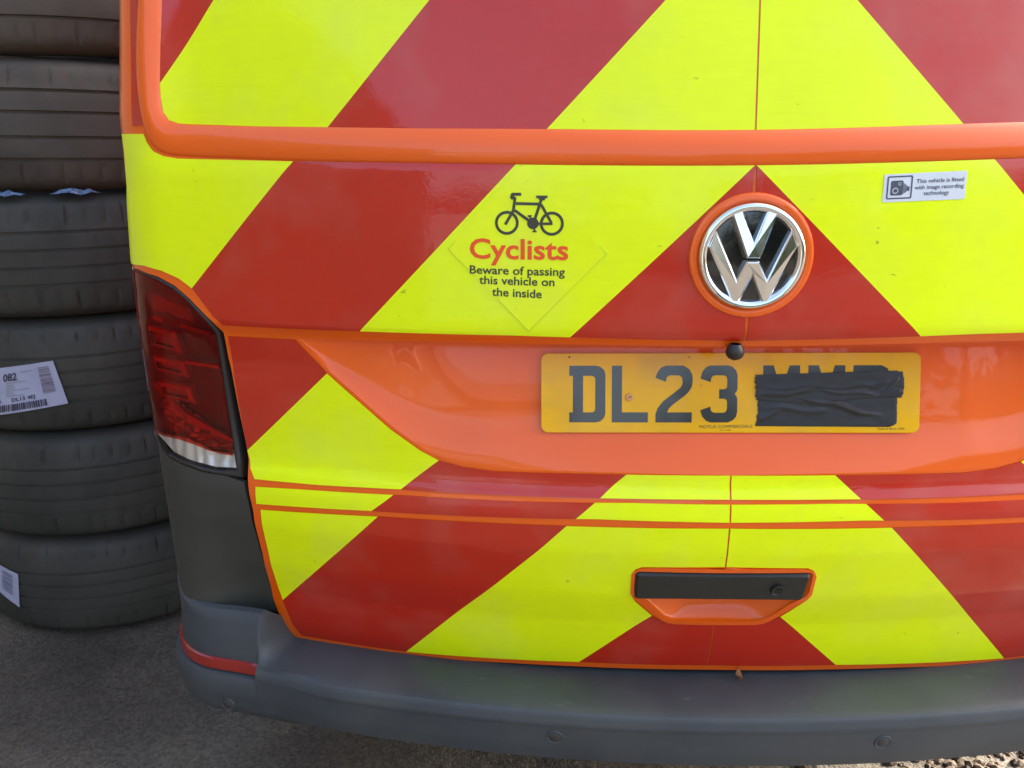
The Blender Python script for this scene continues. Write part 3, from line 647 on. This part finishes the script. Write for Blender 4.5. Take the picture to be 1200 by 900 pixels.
for pl, hs, h in parts:
    pts, tris = tess(pl, hs); k = len(vs); vs += [onskin(p.x, p.y, h) for p in pts]; fs += [tuple(k+i for i in t) for t in tris]
from_data('bicycle_symbol', vs, fs, 'ink', cy)
Tx = lambda n: [tuple(p) for p in T[n]]
a, b, c = Tx('text_cyc'); c = (a[0], c[1]); text('warning_text', 'Cyclists', 'redprint', cy, onskin, .0026, a, b, c, bold=.02, label='large orange word Cyclists')
a, b, c = Tx('text_1'); text('warning_text', 'Beware of passing', 'ink', cy, onskin, .0026, a, b, c, bold=.016)
a, b, c = Tx('text_2'); text('warning_text', 'this vehicle on', 'ink', cy, onskin, .0026, a, b, c, bold=.016)
a, b, c = Tx('text_3'); text('warning_text', 'the inside', 'ink', cy, onskin, .0026, a, b, c, bold=.016)
Di = [((p[0]*.995-.0015), p[1]) for p in D]
raised('sticker_edge', Di, (M.setdefault('grime', mat('grime_line', (.55,.66,.01), .5))), cy, onskin, .0021, .0025, holes=[inset(Di, .0008)])
# ---- camera sticker (a slanted parallelogram: stuck on askew)
q = Tx('sticker'); TL, TR, BR, BL = [Vector(p) for p in q]
def Q(s, t): p = TL*(1-s)*(1-t)+TR*s*(1-t)+BR*s*t+BL*(1-s)*t; return (p.x, p.y)       # s right 0..1, t down 0..1
st = sheet('camera_sticker', [Q(0,1),Q(1,1),Q(1,0),Q(0,0)], 'white', van, extra=.0021, thick=.0004)
asp = 3.0
def qr(x0, y0, x1, y1, r, n=4): return [Q(x, y) for x, y in [(a_/asp, b_) for a_, b_ in rrect(x0*asp, y0, x1*asp, y1, r, n)]]
def qc(x, y, r, n=24): return [Q(x+r/asp*math.cos(6.2832*i/n), y+r*math.sin(6.2832*i/n)) for i in range(n)]
raised('icon_frame', qr(.04,.07,.345,.90,.06), 'ink2', st, onskin, .002, .0024, holes=[qr(.057,.12,.328,.85,.03)])
raised('camera_icon', qr(.085,.24,.235,.77,.06), 'ink2', st, onskin, .002, .0024, holes=[qc(.195,.36,.06), qc(.145,.60,.11)])
raised('camera_icon', qc(.195,.36,.035), 'ink2', st, onskin, .002, .0024); raised('camera_icon', qc(.145,.60,.075), 'ink2', st, onskin, .002, .0024)
for i in range(4): raised('camera_icon', [Q(.240+i*.012, .34+i*.025), Q(.246+i*.012, .34+i*.025), Q(.246+i*.012, .72-i*.02), Q(.240+i*.012, .72-i*.02)], 'ink2', st, onskin, .002, .0024)
raised('camera_icon', [Q(.285,.46),Q(.312,.46),Q(.312,.62),Q(.285,.62)], 'ink2', st, onskin, .002, .0024)
for body, x0, x1, y in (('This vehicle is fitted',.39,.965,.36),('with image recording',.375,.97,.585),('technology',.49,.80,.80)):
    text('notice_text', body, 'ink2', st, onskin, .0025, Q(x0,y), Q(x1,y), Q(x0,y-.15), bold=.012)
# ---- tail lamps, pillars
def both(fnc):
    fnc(1); fnc(-1)
def mir(poly, s): return [(u if s > 0 else -u, z) for u, z in poly]
lens = [(-.945,1.083),(-.884,1.0815)] + Tx('lens')[1:11] + Tx('lens')[11:15] + [(-.87,.820),(-.895,.845),(-.925,.88),(-.945,.90)]
seal_ = [(-.945,1.084)] + Tx('seal')[1:11] + Tx('seal')[11:15] + [(-.873,.806),(-.90,.835),(-.945,.87)]
white = [(-.872,.826)] + Tx('white')[1:6] + [(-.7262,.7835)] + Tx('white')[7:10] + [(-.85,.813)]
pil = [(-.945,.880),(-.905,.843),(-.876,.815),(-.856,.802)] + [(u, z+.0015) for u, z in Tx('seal')[14:10:-1]] + [(-.7095,.765)] + [(-.705,.7304),(-.7035,.6763),(-.706,.6043),(-.7075,.54),(-.709,.505),(-.76,.50),(-.83,.50),(-.945,.50)]
rl = 0
def lampbuild(s):
    mi = s < 0
    bm = flat_bm(seal_); grid_cut(bm); lamp = to_surface(bm, 'tail_lamp', 'seal', van, extra=-.030, thick=0, mirror=mi); bm.free()
    def wrapfn(u, z, h):
        q = min(1, max(0, (abs(u)-.845)/.03)); return S(u, z, skin(u, z)+h*(1-q*q*(3-2*q))-.0008)
    # rim: seal ring between seal outline and lens outline
    fn = lambda u, z, h: S(s*u, z, skin(u, z)+h)
    n = 60; A = resample(seal_+[seal_[0]], n); B = resample(lens+[lens[0]], n)
    vs, fs = [], []
    for k, (P_, h) in enumerate(((seal_,-.03),(seal_,-.003),(None,0))):
        pass
    sb = Tx('seal')[1:11]; lb = Tx('lens')[1:11]
    sb = [(-.945,1.085)]+sb+[(-.7539,.7734),(-.7794,.7757),(-.809,.784),(-.8336,.7905)]; lb = [(-.945,1.0795)]+lb+[(-.7539,.7798),(-.7770,.7835),(-.8087,.7925),(-.8323,.8004)]
    for a_, b_ in zip(sb, lb):
        for (p, h) in ((a_,-.028),(a_,-.001),((a_[0]*.45+b_[0]*.55, a_[1]*.45+b_[1]*.55),.0015),(b_,-.001),(b_,-.028)): vs.append(fn(p[0], p[1], h))
    for i in range(len(sb)-1):
        for j in range(4): fs.append([i*5+j, i*5+j+1, (i+1)*5+j+1, (i+1)*5+j])
    from_data('lamp_rim', vs, fs, 'seal', lamp, True)
    red = [p for p in lens]
    wt = [(u_, sum(interp([(p[0], p[1]) for p in white[:6]], u_+.008*k) for k in (-2,-1,0,1,2))/5) for u_ in (-.7305,-.75,-.77,-.79,-.81,-.83,-.85,-.865)]
    redp = [p for p in inset(lens, .0008) if p[1] > .83 and p != lens[-1]] + wt + [(-.885,.836),(-.925,.878),(-.944,.90)]
    redp = [p for i_, p in enumerate(inset(lens, .0008)) if 0 <= i_ <= 10] + wt + [(-.885,.836),(-.925,.878),(-.944,.90)]
    sheet('lens', redp, 'redlens', lamp, extra=.0005, thick=0, mirror=mi)
    sheet('reflector_bowl', white, 'lamp_ribs', lamp, extra=-.006, thick=0, mirror=mi, fn=wrapfn)
    # inner housing pieces, behind the lens
    bm = flat_bm(lens); grid_cut(bm); to_surface(bm, 'housing', 'lamp_dark', lamp, extra=-.022, thick=0, mirror=mi, fn=wrapfn); bm.free()
    # three block frames
    def pxy(u, z): return (u, z)
    blocks = [(-.858,.963,-.800,.999,-.012),(-.853,.925,-.795,.952,-.012),(-.848,.884,-.790,.913,-.012)]
    for u0, z0, u1, z1, k in blocks:
        o_ = [(u0,z1),(u0+.004,z0+.003),(u1+.006,z0-.004),(u1,z1-.004)]
        raised('light_block', [(a*1.0, b) for a, b in o_], 'lamp_red', lamp, fn, -.021, -.008, .002, holes=[inset(o_, .0055)])
        raised('light_block', inset(o_, .0065), 'lamp_mid', lamp, fn, -.021, -.014, .002)
    raised('light_bar', [(-.870,1.008),(-.744,.990),(-.744,.995),(-.870,1.014)], 'lamp_red', lamp, fn, -.02, -.008)
    raised('light_bar', [(-.790,.945),(-.740,.9385),(-.740,.9435),(-.790,.950)], 'lamp_red', lamp, fn, -.02, -.006)
    raised('light_panel', [(-.868,1.020),(-.764,1.008),(-.768,1.030),(-.868,1.050)], 'lamp_mid', lamp, fn, -.021, -.013, .002)
    # faceted reflector at the bottom
    vs, fs = [], []; rr = random.Random(5)
    NX, NZ = 26, 12
    for i in range(NX+1):
        t = i/NX; u = -.905+t*(.905-.733)
        zl = .868*(1-t)**1.5+.800*(1-(1-t)**1.5) - .004 + .004*math.sin(t*9); zh = .930*(1-t)+.812*t + .012*math.sin(t*3.1)
        for j in range(NZ+1):
            v = j/NZ; vs.append(fn(u+rr.uniform(-.001,.001), zl-.03*(1-v)*0+(zh-zl)*v, -.016+rr.uniform(-.004,.004)))
    for i in range(NX):
        for j in range(NZ):
            k = i*(NZ+1)+j; fs.append([k,k+NZ+1,k+NZ+2,k+1])
    from_data('facet_reflector', vs, fs, 'lamp_mirror', lamp)
    rdg = [(-.895,.925),(-.86,.900),(-.80,.858),(-.76,.833),(-.733,.821),(-.733,.826),(-.76,.840),(-.80,.867),(-.86,.910),(-.895,.936)]
    raised('light_bar', rdg, 'lamp_red', lamp, fn, -.012, -.006)
    # reversing lamp: white ribbed part low on the lens
    vs, fs = [], []; NX = 60
    for i in range(NX+1):
        t = i/NX; u = -.885+t*(.885-.7285)
        zt = sum(interp([(p[0], p[1]) for p in white[:6]], u+.008*k) for k in (-2,-1,0,1,2))/5; zb = sum(interp([(p[0], p[1]) for p in white[6:]], u+.008*k) for k in (-2,-1,0,1,2))/5
        e_ = math.sqrt(min(1, t/.10)); mid_ = (zt+zb)/2; zt = mid_+(zt-mid_)*e_; zb = mid_+(zb-mid_)*e_
        for v in range(7): 
            q_ = v/6; vs.append(fn(u, zb+(zt-zb)*q_, .0012+.0012*math.sin(math.pi*q_)+(.0005*abs(math.sin(i*.9)) if 0 < v < 6 else 0)))
    for i in range(NX):
        for v in range(6): k = i*7+v; fs.append([k,k+7,k+8,k+1])
    from_data('reversing_lens', vs, fs, 'clearlens', lamp, True)
    sheet('pillar_trim', pil, 'plastic2', van, extra=-.002, thick=.008, mirror=mi)
def white_lens():
    m = mat('white_lens', (.62,.60,.58), .16, coat=1, metal=.35, var=.35, var_scale=45)
    return m
M['white_lens'] = white_lens()
def ribs():
    m = mat('lamp_ribbed_reflector', (.80,.78,.75), .3, metal=.45); n = m.node_tree; b = n.nodes['Principled BSDF']; tc = n.nodes.new('ShaderNodeTexCoord')
    wv = n.nodes.new('ShaderNodeTexWave'); wv.inputs['Scale'].default_value = 15; wv.inputs['Distortion'].default_value = 6; n.links.new(tc.outputs['Object'], wv.inputs[0])
    bp = n.nodes.new('ShaderNodeBump'); bp.inputs['Distance'].default_value = .0014; n.links.new(wv.outputs[1], bp.inputs['Height']); n.links.new(bp.outputs[0], b.inputs['Normal']); return m
M['lamp_ribs'] = ribs()
lampbuild(1); lampbuild(-1)
# ---- bumper: one skin swept round the rear, profile changes at the corner crease
BC = [(.4505,-.095),(.4508,-.070),(.4512,-.045),(.4530,0),(.4548,.036),(.4535,.0445),(.4490,.0475),(.4330,.0510),(.4300,.0500),(.4100,.0480),(.3880,.0455),(.3640,.0400),(.3560,.030),(.352,.010),(.350,-.05)]
BK = [(.531,-.010),(.529,.0),(.520,.006),(.490,.014),(.452,.0185),(.4455,.0185),(.4265,.0185),(.4235,.0200),(.4215,.0290),(.4120,.0330),(.3920,.0350),(.3560,.0300),(.3420,.0200),(.332,.000),(.330,-.05)]
B0 = [(.531,-.010),(.529,.0),(.520,.006),(.470,.016),(.450,.026),(.4455,.031),(.4400,.0345),(.4320,.0365),(.4280,.0365),(.4120,.0362),(.3920,.0355),(.3560,.0300),(.3420,.0200),(.332,.000),(.330,-.05)]
def bumper_pt(u, j, f=0.):
    a = abs(u); (zc, oc), (z0_, o0_), (zk, ok) = BC[j], B0[j], BK[j]
    q = min(1, max(0, (a-.7132)/.003)); zk, ok = z0_+(zk-z0_)*q, o0_+(ok-o0_)*q
    k = min(1, max(0, (a-.690)/.023)); k2 = min(1, max(0, (a-.56)/.153)); k2 = k2*k2*(3-2*k2)
    kk = (k**2.2, k**2.2, k**2.2, k**1.3, (k+k2)/2, k2)[min(j, 5)]
    c_ = min(1, max(0, (a-.73)/.13)); ok = ok+(.014 if j < 3 else .007)*c_*c_*(3-2*c_); rise = 0
    if j <= 2 and a > .80: q_ = min(1, (a-.80)/.12); rise = .030*q_*q_*(3-2*q_)
    return (zc+(zk-zc)*kk+rise, oc+(ok-oc)*kk)
def bumper():
    us = [i*.02 for i in range(0, 31)] + [.61,.62,.63,.64,.65,.655,.66,.67,.68,.69,.695,.70,.705,.7095,.7129,.7134,.7163,.7175] + [.725+i*.01 for i in range(23)] + [.96,1.0,1.1,1.2,1.3,1.4]
    us = [-u for u in us[:0:-1]] + us; vs, fs = [], []; fine = []
    for j in range(len(BC)-1): fine += [(j, t/3) for t in range(3)]
    fine.append((len(BC)-1, 0))
    for u in us:
        for j, t in fine:
            z, o = bumper_pt(u, j)
            if t: z2, o2 = bumper_pt(u, j+1); z, o = z+(z2-z)*t, o+(o2-o)*t
            vs.append(S(u, z, o))
    n = len(fine)
    for i in range(len(us)-1):
        for j in range(n-1): fs.append([i*n+j, i*n+j+1, (i+1)*n+j+1, (i+1)*n+j])
    return from_data('bumper', vs, fs, 'plastic', van, True, 32)
bump_o = bumper()
def reflector(s):
    vs, fs = [], []
    us = [.7165+i*.008 for i in range(28)]
    for u in us:
        e = 0 if u > .7195 else .002
        c_ = min(1, max(0, (u-.73)/.13)); dd = .007*c_*c_*(3-2*c_)
        for z, o in ((.4460,.0186),(.4448-e,.0225),(.4360,.0240),(.4270+e,.0240),(.4245,.0195)): vs.append(S(s*u, z, o+dd))
    for i in range(len(us)-1):
        for j in range(4): fs.append([i*5+j, i*5+j+1, (i+1)*5+j+1, (i+1)*5+j])
    fs.append([0,1,2,3,4])
    from_data('rear_reflector', vs, fs, 'reflector', bump_o, True, 30)
reflector(1); reflector(-1)
for s in (-1, 1):
    for u, z in ((.236,.4095),(.772,.368)):
        def sfn(x, y, h, u=u*s, z=z):
            k = (z+y-.388)/(.430-.388); o = .0455+.005*k if abs(u) < .5 else .0345
            return S(u+x, z+y, o+h)
        sensor = lathe('parking_sensor', [(0,.0016),(.0075,.0014),(.0086,.0004),(.0092,.0006),(.0118,.0016),(.0126,.0002),(.013,-.002)], 'plastic', bump_o, 28, fn=sfn)
        lathe('sensor_face', [(0,.0022),(.0066,.0020),(.0080,.0012)], 'plastic2', bump_o, 24, fn=sfn)
# ---- body shell forward of the tailgate, underbody, wheels
def shell():
    zs = [.37,.45,.6,.8,1.0,1.083,1.1,1.2,1.3,1.5,1.7,1.85,1.92]
    y0 = S(U_END, 1, 0)[1]; xs = {z: S(U_END, z, skin(U_END, z))[0]-.001 for z in zs}
    def section(y, top=1.92, k=1):
        pts = []
        for z in zs:
            zz = z if z < .9 else .9+(z-.9)*(top-.9)/(1.92-.9); pts.append((xs[z]*k, y, zz))
        tx = xs[1.92]*k
        pts += [(tx*.96, y, top+.035), (tx*.85, y, top+.055), (tx*.5, y, top+.07), (0, y, top+.075)]
        return pts + [(-p[0], p[1], p[2]) for p in pts[-2::-1]]
    secs = [section(y0-.001), section(.6), section(1.2), section(2.4), section(3.6), section(4.0,1.86,.98), section(4.5,1.35,.97), section(4.9,1.1,.93), section(5.05,.95,.85)]
    vs = [p for s in secs for p in s]; n = len(secs[0]); fs = []
    for i in range(len(secs)-1):
        for j in range(n-1): fs.append([i*n+j, i*n+j+1, (i+1)*n+j+1, (i+1)*n+j])
    fs.append(list(range((len(secs)-1)*n, len(secs)*n)))
    return from_data('body', vs, fs, 'orange', van, True, 40)
shell()
def roofcap():
    vs, fs = [], []; us = [-.945+.945*2*i/60 for i in range(61)]
    for u in us:
        x, y, z = S(u, 1.92, skin(u, 1.92)); y0 = S(U_END, 1, 0)[1]
        for t in (0,.15,.4,.7,1): vs.append((x*(1-.02*t), y+(y0+.01-y)*t, 1.92+(.06 if abs(x) < .7 else .06*max(0,(.86-abs(x))/.16))*math.sqrt(t)))
    for i in range(60):
        for j in range(4): fs.append([i*5+j, (i+1)*5+j, (i+1)*5+j+1, i*5+j+1])
    return from_data('roof_edge', vs, fs, 'orange', van, True)
roofcap()
box('underbody', (-.86,.86,.16,4.9,.37,.44), 'black', van)
for s in (-1, 1):
    for y in (1.25, 4.25):
        wh = lathe('wheel', [(.20,-.11),(.25,-.115),(.30,-.115),(.33,-.10),(.342,-.06),(.343,.06),(.33,.10),(.30,.115),(.25,.115),(.20,.11)], 'rubber', van, 64, axis='x', loc=(s*.79, y, .343))
        lathe('rim', [(0,.03*s),(.06,.05*s),(.10,.03*s),(.17,.05*s),(.20,.10*s),(.215,.11*s)], 'alloy', wh, 48, axis='x', loc=(s*.79, y, .343))
# ---- dried leaf caught in the shut line
lp = Vector(S(.047, .4585, .0)); lf = [(-.004,.010),(0,.012),(.003,.006),(.006,-.004),(.0045,-.010),(.001,-.012),(-.001,-.004),(-.006,.004)]
o = raised('dry_leaf', lf, 'twig', None, lambda x, y, h: tuple(lp+Vector((x, .044-h-abs(x)*.5, .002+y))), 0, .0012)
tag(o, 'tiny brown dry leaf hanging at the tailgate bottom edge above the bumper', 'leaf')
# ================================================================== TYRE STACK
TC = Vector((-1.53, 1.183)); RT = .43
def tyre(name, z0, z1, label, m, style, tilt=(0,0), dr=0., dx=(0,0), rot=0):
    hgt = z1-z0; H = hgt/2; rr = random.Random(int(z0*100)); Rm = RT+dr
    # half profile from inner bead up over sidewall, shoulder and tread, mirrored
    side = [(.24,-.66),(.255,-.80),(.30,-.93),(.34,-.985),(.375,-.99),(.398,-.93),(.412,-.86)]
    tread_n = 26; grooves = {'a': (-.38,-.13,.13,.38), 'b': (-.42,-.14,.14,.42), 'c': (-.50,-.17,.20,.52)}[style]
    N = 66*5; prof_ = []
    for r, h in side: prof_.append((r+dr, h*H, 0))
    for i in range(tread_n+1):
        t = -.80+1.6*i/tread_n
        r = Rm-.012*abs(t/.8)**3; g = 0
        prof_.append((r, t*H, 2 if (.50 if style == 'b' else .58) < abs(t) < .82 else 1))
    # insert grooves as sharp dips
    extra = []
    for g in grooves:
        gd = .0062 if style == 'c' else .0038
        for q, dd in ((-.026,0),(-.018,gd),(.018,gd),(.026,0)): extra.append((Rm-dd-.012*abs(g/.8)**3, (g+q)*H, 3 if dd else 1))
    prof_ = [p for p in prof_ if not (p[2] == 1 and any(abs(p[1]/H-g) < .035 for g in grooves))] + extra
    s1 = [p for p in prof_ if p[2] == 0]; s2 = sorted([p for p in prof_ if p[2]], key=lambda p: p[1])
    top = [(r, -h, 0) for r, h, k in reversed(s1)]
    P_ = s1+s2+top; vs, fs = [], []; K = len(P_)
    for i in range(N):
        a = 2*math.pi*i/N + .004*math.sin(i*1.7)
        for j, (r, h, k) in enumerate(P_):
            rr_ = r; da = 0
            if k == 2 and i % 5 == 0: rr_ -= .0036+.0012*math.sin(i*.7)
            if k == 2: da = .012*(abs(h/H)-.56)*(1 if h > 0 else -1)
            if k == 1 and style != 'c' and i % 5 == 2: rr_ -= .0012
            vs.append((rr_*math.cos(a+da), rr_*math.sin(a+da), H+h))
    for i in range(N):
        i2 = (i+1) % N
        for j in range(K-1): fs.append([i*K+j, i2*K+j, i2*K+j+1, i*K+j+1])
    me_o = from_data(name, vs, fs, m, None, True, 28)
    me_o.location = (TC.x+dx[0], TC.y+dx[1], z0); me_o.rotation_euler = (R(tilt[0]), R(tilt[1]), rot)
    tag(me_o, label, 'tyre', 'stack of old tyres beside the van')
    return me_o
zz = [0,.285,.575,.868,1.163,1.455,1.75]
t1 = tyre('tyre', zz[0]+.002, zz[1]-.001, 'black tyre at the bottom of the stack, resting on the asphalt', 'rubber', 'a')
t2_ = tyre('tyre', zz[1], zz[2]-.001, 'black tyre second from the bottom of the stack, without a label', 'rubber', 'b', dx=(.006,.0), rot=.3)
t3 = tyre('tyre', zz[2], zz[3]-.001, 'black tyre third from the bottom, with a large white barcode label', 'rubber', 'a', dx=(-.004,.004), rot=1.1)
t4 = tyre('tyre', zz[3], zz[4]-.004, 'dark tyre directly above the one with the large white barcode label', 'rubber', 'b', dx=(.003,-.003), rot=2.)
t5 = tyre('tyre', zz[4]+.004, zz[5], 'dusty grey tyre with blue-white plastic scraps caught beneath it', 'rubber_dusty', 'c', tilt=(.6,.8), rot=.5)
t6 = tyre('tyre', zz[5]+.006, zz[6], 'dusty topmost tyre of the stack, cut off by the top of the photo', 'rubber_dusty', 'c', dx=(.01,.006), tilt=(-.5,-.6), rot=1.7)
# labels on the tread: bent sheets on the cylinder, angle in degrees and height
def cyl_pt(px_deg, z, h, tz, r=RT): a = R(px_deg); return ((r+h)*math.cos(a), (r+h)*math.sin(a), z-tz)
LB = json.loads('''{"big": [[-99.495, 0.7514], [-75.9, 0.7727], [-73.83, 0.6635], [-105.705, 0.6269]], "small": [[-120.494, 0.2282], [-103.29, 0.1932], [-106.02, 0.0893], [-124.696, 0.1532]], "s1": [-69.22, -54.27], "s2": [-89.42, -75.82]}''')
def tyre_label(t, q, tz, big, rot):
    TL, TR, BR, BL = [Vector(p) for p in q]
    def fn(s_, t_, h):
        p = TL*(1-s_)*(1-t_)+TR*s_*(1-t_)+BR*s_*t_+BL*(1-s_)*t_
        a = R(p.x)-rot; return ((RT+h)*math.cos(a), (RT+h)*math.sin(a), p.y-tz)
    vs, fs = [], []; n = 24; m_ = 8
    for i in range(n+1):
        for j in range(m_+1):
            e = .0025*(i/n)**6*(1 if big else .2)
            vs.append(fn(i/n, j/m_, .0022+e+.0006*noise.noise(Vector((i*.3, j*.5, 2)))))
    for i in range(n):
        for j in range(m_): k = i*(m_+1)+j; fs.append([k, k+m_+1, k+m_+2, k+1][::-1])
    lab = from_data('label_sheet', vs, fs, 'label', t, True)
    def rect(nm, x0, y0, x1, y1, m, h=.0036):
        vs, fs = [], []; n = max(1, int((x1-x0)*20)); 
        for i in range(n+1):
            x = x0+(x1-x0)*i/n; e = .0025*x**6*(1 if big else .2); vs += [fn(x, y0, h+e), fn(x, y1, h+e)]
        for i in range(n): fs.append([2*i, 2*i+1, 2*i+3, 2*i+2])
        return vs, fs
    def many(nm, rects, m):
        V_, F_ = [], []
        for r in rects:
            v, f = rect('x', *r, m); k = len(V_); V_ += v; F_ += [tuple(k+i for i in ff) for ff in f]
        from_data(nm, V_, F_, m, lab)
    rr = random.Random(3)
    if big:
        x = .12; bars = []
        while x < .80:
            w_ = rr.choice([.004,.006,.010,.014,.018]); bars.append((x, .80, x+w_, .95)); x += w_+rr.choice([.004,.006,.009])
        many('barcode', bars, 'labelink')
        many('side_barcode', [(.79, y, .925, y+hh) for y, hh in ((.10,.02),(.14,.02),(.17,.015),(.205,.02),(.25,.06),(.335,.02),(.37,.03),(.41,.02),(.44,.05),(.50,.03),(.545,.02),(.58,.02),(.615,.03),(.66,.015))], 'labelgrey')
        many('small_print', [(.36+rr.uniform(0,.02), y, .36+w_, y+.014) for y, w_ in ((.335,.27),(.385,.10),(.425,.12),(.465,.12),(.505,.30),(.545,.10),(.585,.12),(.62,.22))] + [(.56,.13,.72,.145)], 'grey_print')
        def tf(x, y, h): return fn(x, y, h+.0025*max(0,x)**6)
        text('label_text', '082', 'labelink', lab, tf, .0038, (.340,.30), (.515,.295), (.340,.135), bold=.02)
        text('label_text', 'DL15 4EJ', 'labelink', lab, tf, .0038, (.44,.75), (.70,.74), (.44,.67), bold=.015)
        text('label_text', 'RD', 'labelink', lab, tf, .0038, (.24,.765), (.315,.76), (.24,.69), bold=.015)
        text('label_text', '2', 'labelink', lab, tf, .0038, (.22,.60), (.285,.595), (.22,.42), bold=.03)
    else:
        many('side_barcode', [(.60, y, .86, y+.035) for y in (.12,.18,.26,.33,.42,.47,.55,.62,.70)], 'labelgrey')
        many('small_print', [(.05, y, .45, y+.03) for y in (.2,.3,.4,.5,.62)], 'grey_print')
    return lab
tyre_label(t3, LB['big'], zz[2], True, 1.1)
tyre_label(t1, LB['small'], zz[0]+.002, False, 0)
# plastic scraps between the fourth and fifth tyre
def scrap(name, a0, a1, z, seed, label):
    vs, fs = [], []; n = 30
    for i in range(n+1):
        t = i/n; a = R(a0+(a1-a0)*t)
        for j in range(5):
            v = j/4; wd = .75*math.sin(math.pi*min(1,max(0,t)))**.8*(1+.6*noise.noise(Vector((t*7, seed, 4))))
            zz_ = z+(v-.3)*.014*wd+.010*noise.noise(Vector((t*4, seed, 0))); r = RT-.018+.016*(1-v)*wd+.006*noise.noise(Vector((t*14, v*3, seed)))
            vs.append((TC.x+r*math.cos(a), TC.y+r*math.sin(a), zz_))
    for i in range(n):
        for j in range(4): k = i*5+j; fs.append([k,k+5,k+6,k+1])
    tag(from_data(name, vs, fs, 'plasticwrap', None, True), label, 'plastic scrap')
scrap('plastic_scrap', LB['s1'][0], LB['s1'][1], 1.160, 2.3, 'crumpled blue-white plastic scrap between two tyres, close to the van')
scrap('plastic_scrap', LB['s2'][0], LB['s2'][1], 1.160, 7.1, 'pale blue plastic scrap between two tyres at the left edge of the photo')
# litter by the stack
for (x, y, r, lb) in ((-1.66,.62,.014,'small pale stone on the asphalt in front of the tyre stack'),(-1.78,.70,.010,'pale pebble on the asphalt at the left foot of the tyre stack')):
    vs, fs = [], []; stone_mesh(vs, fs, (x, y, 0), r, random.Random(int(r*1e4)))
    tag(from_data('pebble', vs, fs, 'label', None), lb, 'pebble')
yw = tag(empty('reflection_screen_wall', (-3.6,0,0)), 'high dark boarded wall beyond the tyre stack, unseen and added to darken reflections on the van', 'wall')  # unseen wall, added to keep bright sky out of the left corner's reflections
for k in range(40):
    box('board', (-.03,.0+.006*((k*7)%3),-7+k*.42,-6.59+k*.42,0,3.6), 'board', yw)
# ================================================================== BEHIND THE CAMERA (mirrored in paint, film and chrome)
wk = tag(empty('workshop', (-8,-15,0)), 'long low brick workshop across the yard, mirrored in the left of the tailgate', 'building')
def wbox(nm, b, m, par=wk): return box(nm, b, m, par)
wbox('wall', (-9,8.2,-6,0,0,3.4), 'brick')
from_data('roof', [(-9.3,-6.3,3.4),(8.5,-6.3,3.4),(8.5,.3,3.4),(-9.3,.3,3.4),(-9.3,-3,4.4),(8.5,-3,4.4)], [(0,1,5,4),(3,4,5,2)[::-1],(0,4,3),(1,2,5)], 'roofing', wk)
for x in (-7.5,-4.8,-2.1,5.4):
    wf = wbox('window', (x,x+1.6,.0,.05,1.2,2.6), 'frame'); wbox('pane', (x+.08,x+.76,.05,.06,1.28,2.52), 'window', wf); wbox('pane', (x+.84,x+1.52,.05,.06,1.28,2.52), 'window', wf)
dr_ = wbox('roller_door', (.6,4.2,.0,.04,0,3.2), 'door')
for k in range(16): wbox('slat', (.62,4.18,.04,.06,.02+k*.2,.19+k*.2), 'door', dr_)
def tree(x, y, hgt, rad, label, seed):
    t = tag(empty('tree', (x,y,0)), label, 'tree', 'trees beyond the yard'); rr = random.Random(seed)
    vs, fs = [], []
    def limb(p, q, r0, r1):
        k = len(vs); d = (q-p).normalized(); a = d.orthogonal().normalized(); b = d.cross(a)
        for c, r in ((p,r0),(q,r1)):
            for i in range(7): an = i*.8976; vs.append(tuple(c+a*r*math.cos(an)+b*r*math.sin(an)))
        for i in range(7): j = (i+1)%7; fs.append((k+i,k+j,k+7+j,k+7+i))
    limb(Vector((0,0,0)), Vector((0,0,hgt*.5)), .2, .12)
    for i in range(7):
        a = i*.9; limb(Vector((0,0,hgt*(.3+.03*i))), Vector((math.cos(a)*rad*.6, math.sin(a)*rad*.6, hgt*(.55+.05*i))), .08, .03)
    from_data('trunk', vs, fs, 'bark', t); vs, fs = [], []
    cl = [Vector((rr.gauss(0,.45)*rad, rr.gauss(0,.45)*rad, hgt*rr.uniform(.4,.95))) for _ in range(26)]
    for c in cl:
        for _ in range(130):
            p = c+Vector((rr.gauss(0,.17), rr.gauss(0,.17), rr.gauss(0,.14)))*rad; a = Vector((rr.uniform(-1,1),rr.uniform(-1,1),rr.uniform(-1,1))).normalized(); b = a.orthogonal().normalized(); s_ = .14
            k = len(vs); vs += [tuple(p+a*s_), tuple(p+b*s_*.6), tuple(p-a*s_), tuple(p-b*s_*.6)]; fs.append((k,k+1,k+2,k+3))
    from_data('crown', vs, fs, 'leaf', t)
tree(4.6,-13,3.9,2.0,'bushy green tree across the yard beside the workshop end',1)
tree(8.8,-12,3.2,1.9,'low round green tree across the yard, right of the bushy one',2)
tree(12.6,-10,3.6,2.2,'tall green tree at the far right across the yard',3)
